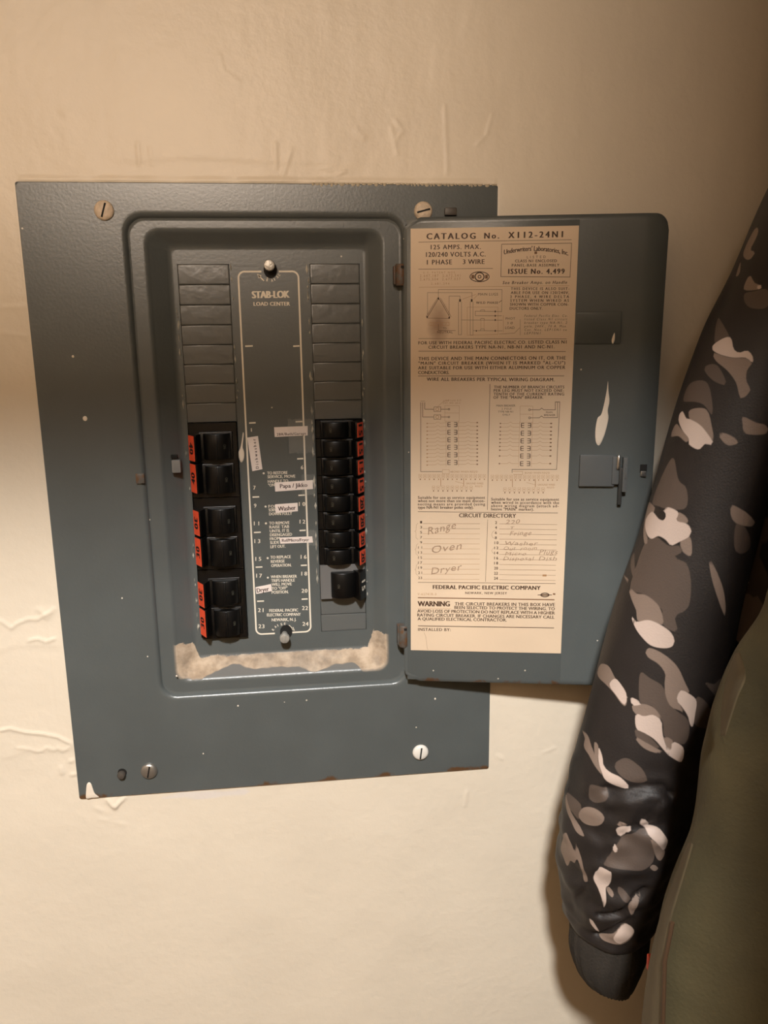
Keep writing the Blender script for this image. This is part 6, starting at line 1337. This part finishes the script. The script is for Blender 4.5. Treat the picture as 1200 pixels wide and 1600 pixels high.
V, F, UV, n_, m_ = loft([(392,500,590,-84,16),(376,455,640,-82,26),(350,395,700,-80,30),(310,355,735,-78,30),(200,320,752,-75,30),(80,292,760,-70,30),(-60,280,765,-68,30),(-200,278,770,-67,30),(-400,276,772,-67,30),(-560,275,774,-67,31),(-575,282,768,-67,26)], BODY_PROF, 8, 120, lambda V, U, n, m: displace(V, n, m, fold_noise(V, [(.02, .02, .006, 5), (.05, .05, .02, 1.5)])))
V = V+np.array([0, 0, Z0*1000]); bd = garment('jacket_body', V, F, M_camo, jacket); paint_camo(bd, UV, {}, 1000, 980, 3, lambda x, z: x > -1); mapped(bd, JL)
# olive jacket hanging in front of it
OL = (.545, -.225, Z0+.40)
olive = empty('olive_jacket', OL, 'olive brown jacket hanging in front of the camouflage jacket at the right edge', 'jacket')
OR_ = [(360,392,520,-215,40),(300,362,500,-218,42),(220,325,465,-220,42),(140,286,430,-221,42),(60,250,395,-221,42),(0,230.5,372,-221,42),(-16,226,366,-221,42),(-36,216,360,-221,42),(-60,209,354,-221,42),(-89,204,348,-221,42),(-127,198.5,342,-221,42),(-172,189,334,-221,42),(-232,183,326,-220,42),(-320,176,318,-218,42),(-420,170,312,-216,42),(-520,166,308,-215,42),(-530,172,302,-215,36)]
ov = lambda V, U, n, m: displace(V, n, m, fold_noise(V, [(.012, .02, .007, 5), (.035, .03, .02, 2.2), (.09, .09, .05, .7)]))
V, F, UV, n_, m_ = loft(OR_, SLEEVE_PROF, 10, 110, ov); V = V+np.array([0, 0, Z0*1000]); mapped(garment('sleeve', V, F, M_olive, olive), OL)
V, F, UV, n_, m_ = loft([(392,500,590,-218,18),(376,455,640,-216,30),(350,405,700,-214,36),(310,372,735,-212,38),(200,350,752,-210,38),(0,335,760,-208,38),(-300,320,765,-206,38),(-640,316,772,-206,40),(-655,324,764,-206,34)], BODY_PROF, 8, 96, ov)
V = V+np.array([0, 0, Z0*1000]); mapped(garment('jacket_body', V, F, M_olive, olive), OL)
def sheet(name, rows, m, parent, loc, thick=2.2, label=None):   # rows of points across a folded strip of cloth
    g = G(); R = [catmull(r, 5) for r in rows]; k = len(R[0]); cols = [catmull([r[i] for r in R], 5) for i in range(k)]; q = len(cols[0])
    A = [cols[i][j] for j in range(q) for i in range(k)]; B = [(x, y+thick, z) for x, y, z in A]
    F = [(j*k+i, j*k+i+1, (j+1)*k+i+1, (j+1)*k+i) for j in range(q-1) for i in range(k-1)]; mm = len(A)
    rim = list(range(k))+[j*k+k-1 for j in range(1, q)]+[(q-1)*k+i for i in range(k-2, -1, -1)]+[j*k for j in range(q-2, 0, -1)]
    g.add(A+B, F+[tuple(mm+a for a in reversed(f)) for f in F]+[(rim[a], rim[a-1], mm+rim[a-1], mm+rim[a]) for a in range(len(rim))])
    o = g.make(name, m, parent, 60, label); o.data.transform(Matrix.Translation(Vector((0, 0, Z0))-Vector(loc))); return o
sheet('pocket_flap', [[(205.2, -232, -26.9), (193.7, -252, -17.5), (188.0, -263, -12.4)], [(202.2, -232, -37.8), (193.9, -252, -29.0), (191.2, -263, -22.9)], [(201.0, -232, -53.3), (192.0, -252, -41.5), (188.4, -263, -32.2)], [(201.4, -232, -66.0), (190.2, -252, -54.7), (184.7, -263, -48.2)]], M_oliveedge, olive, OL, 1.2, 'small folded flap with a pale edge on the olive jacket')
sheet('facing', [[(193.3, -226, -125.4), (182.9, -246, -110.6), (178.1, -256, -103.3)], [(187.2, -226, -145.8), (177.9, -246, -130.8), (173.9, -256, -123.5)], [(180.6, -226, -170.1), (172.8, -246, -151.0), (170.3, -256, -140.9)], [(177.2, -226, -195.4), (170.1, -246, -173.0), (168.0, -256, -160.6)], [(175.6, -226, -225.3), (169.9, -246, -204.8), (169.2, -256, -194.9)], [(175.9, -226, -248.7), (170.5, -246, -226.8), (170.3, -256, -216.2)]], M_oliveedge, olive, OL, 1.4, 'paler olive facing along the open edge')
g = G(); g.tube([(170.1, -258, -139.7), (167.8, -258, -159.2), (169.1, -258, -193.4), (170.1, -258, -214.6)], 1.0, 8); o = g.make('piping', M_zip, olive, 60, 'dark brown piping'); o.data.transform(Matrix.Translation(Vector((0, 0, Z0))-Vector(OL)))
g = G(); g.box(188.6, 194, -203, -200, -217, -208, .6); o = g.make('fabric_tag', mat('red_tag', lin(190, 60, 30), .7), olive, 60, 'small red fabric tag'); o.data.transform(Matrix.Translation(Vector((0, 0, Z0))-Vector(OL)))
# rod and hangers (above the frame)
g = G(); g.tube([(545, -600, (Z0+.475)*1000), (545, 0, (Z0+.475)*1000)], 16, 20); tag(g.make('closet_rod', mat('rod_wood', (.35, .22, .11, 1), .5), None, 60), 'wooden closet rod above the jackets', 'rod')
for y, w in ((-84, 'camouflage'), (-217, 'olive')):
    h = empty('wire_hanger', (.545, y*.001, Z0+.475), 'wire hanger holding the %s jacket on the closet rod' % w, 'hanger', 'hangers on the closet rod')
    g = G(); g.tube([(-17*math.cos(a)*1.1, 0, 18.5*math.sin(a)) for a in np.linspace(-.4, math.pi, 14)]+[(19, 0, -20), (4, 0, -45), (0, 0, -70)], 1.4, 8); g.make('hook', M_steel, h, 60)
    g = G(); g.tube([(0, 0, -70), (-150, 0, -118), (-160, 0, -128), (-140, 0, -132), (140, 0, -132), (160, 0, -128), (150, 0, -118), (0, 0, -70)], 1.6, 8); g.make('shoulder_bar', M_steel, h, 60)
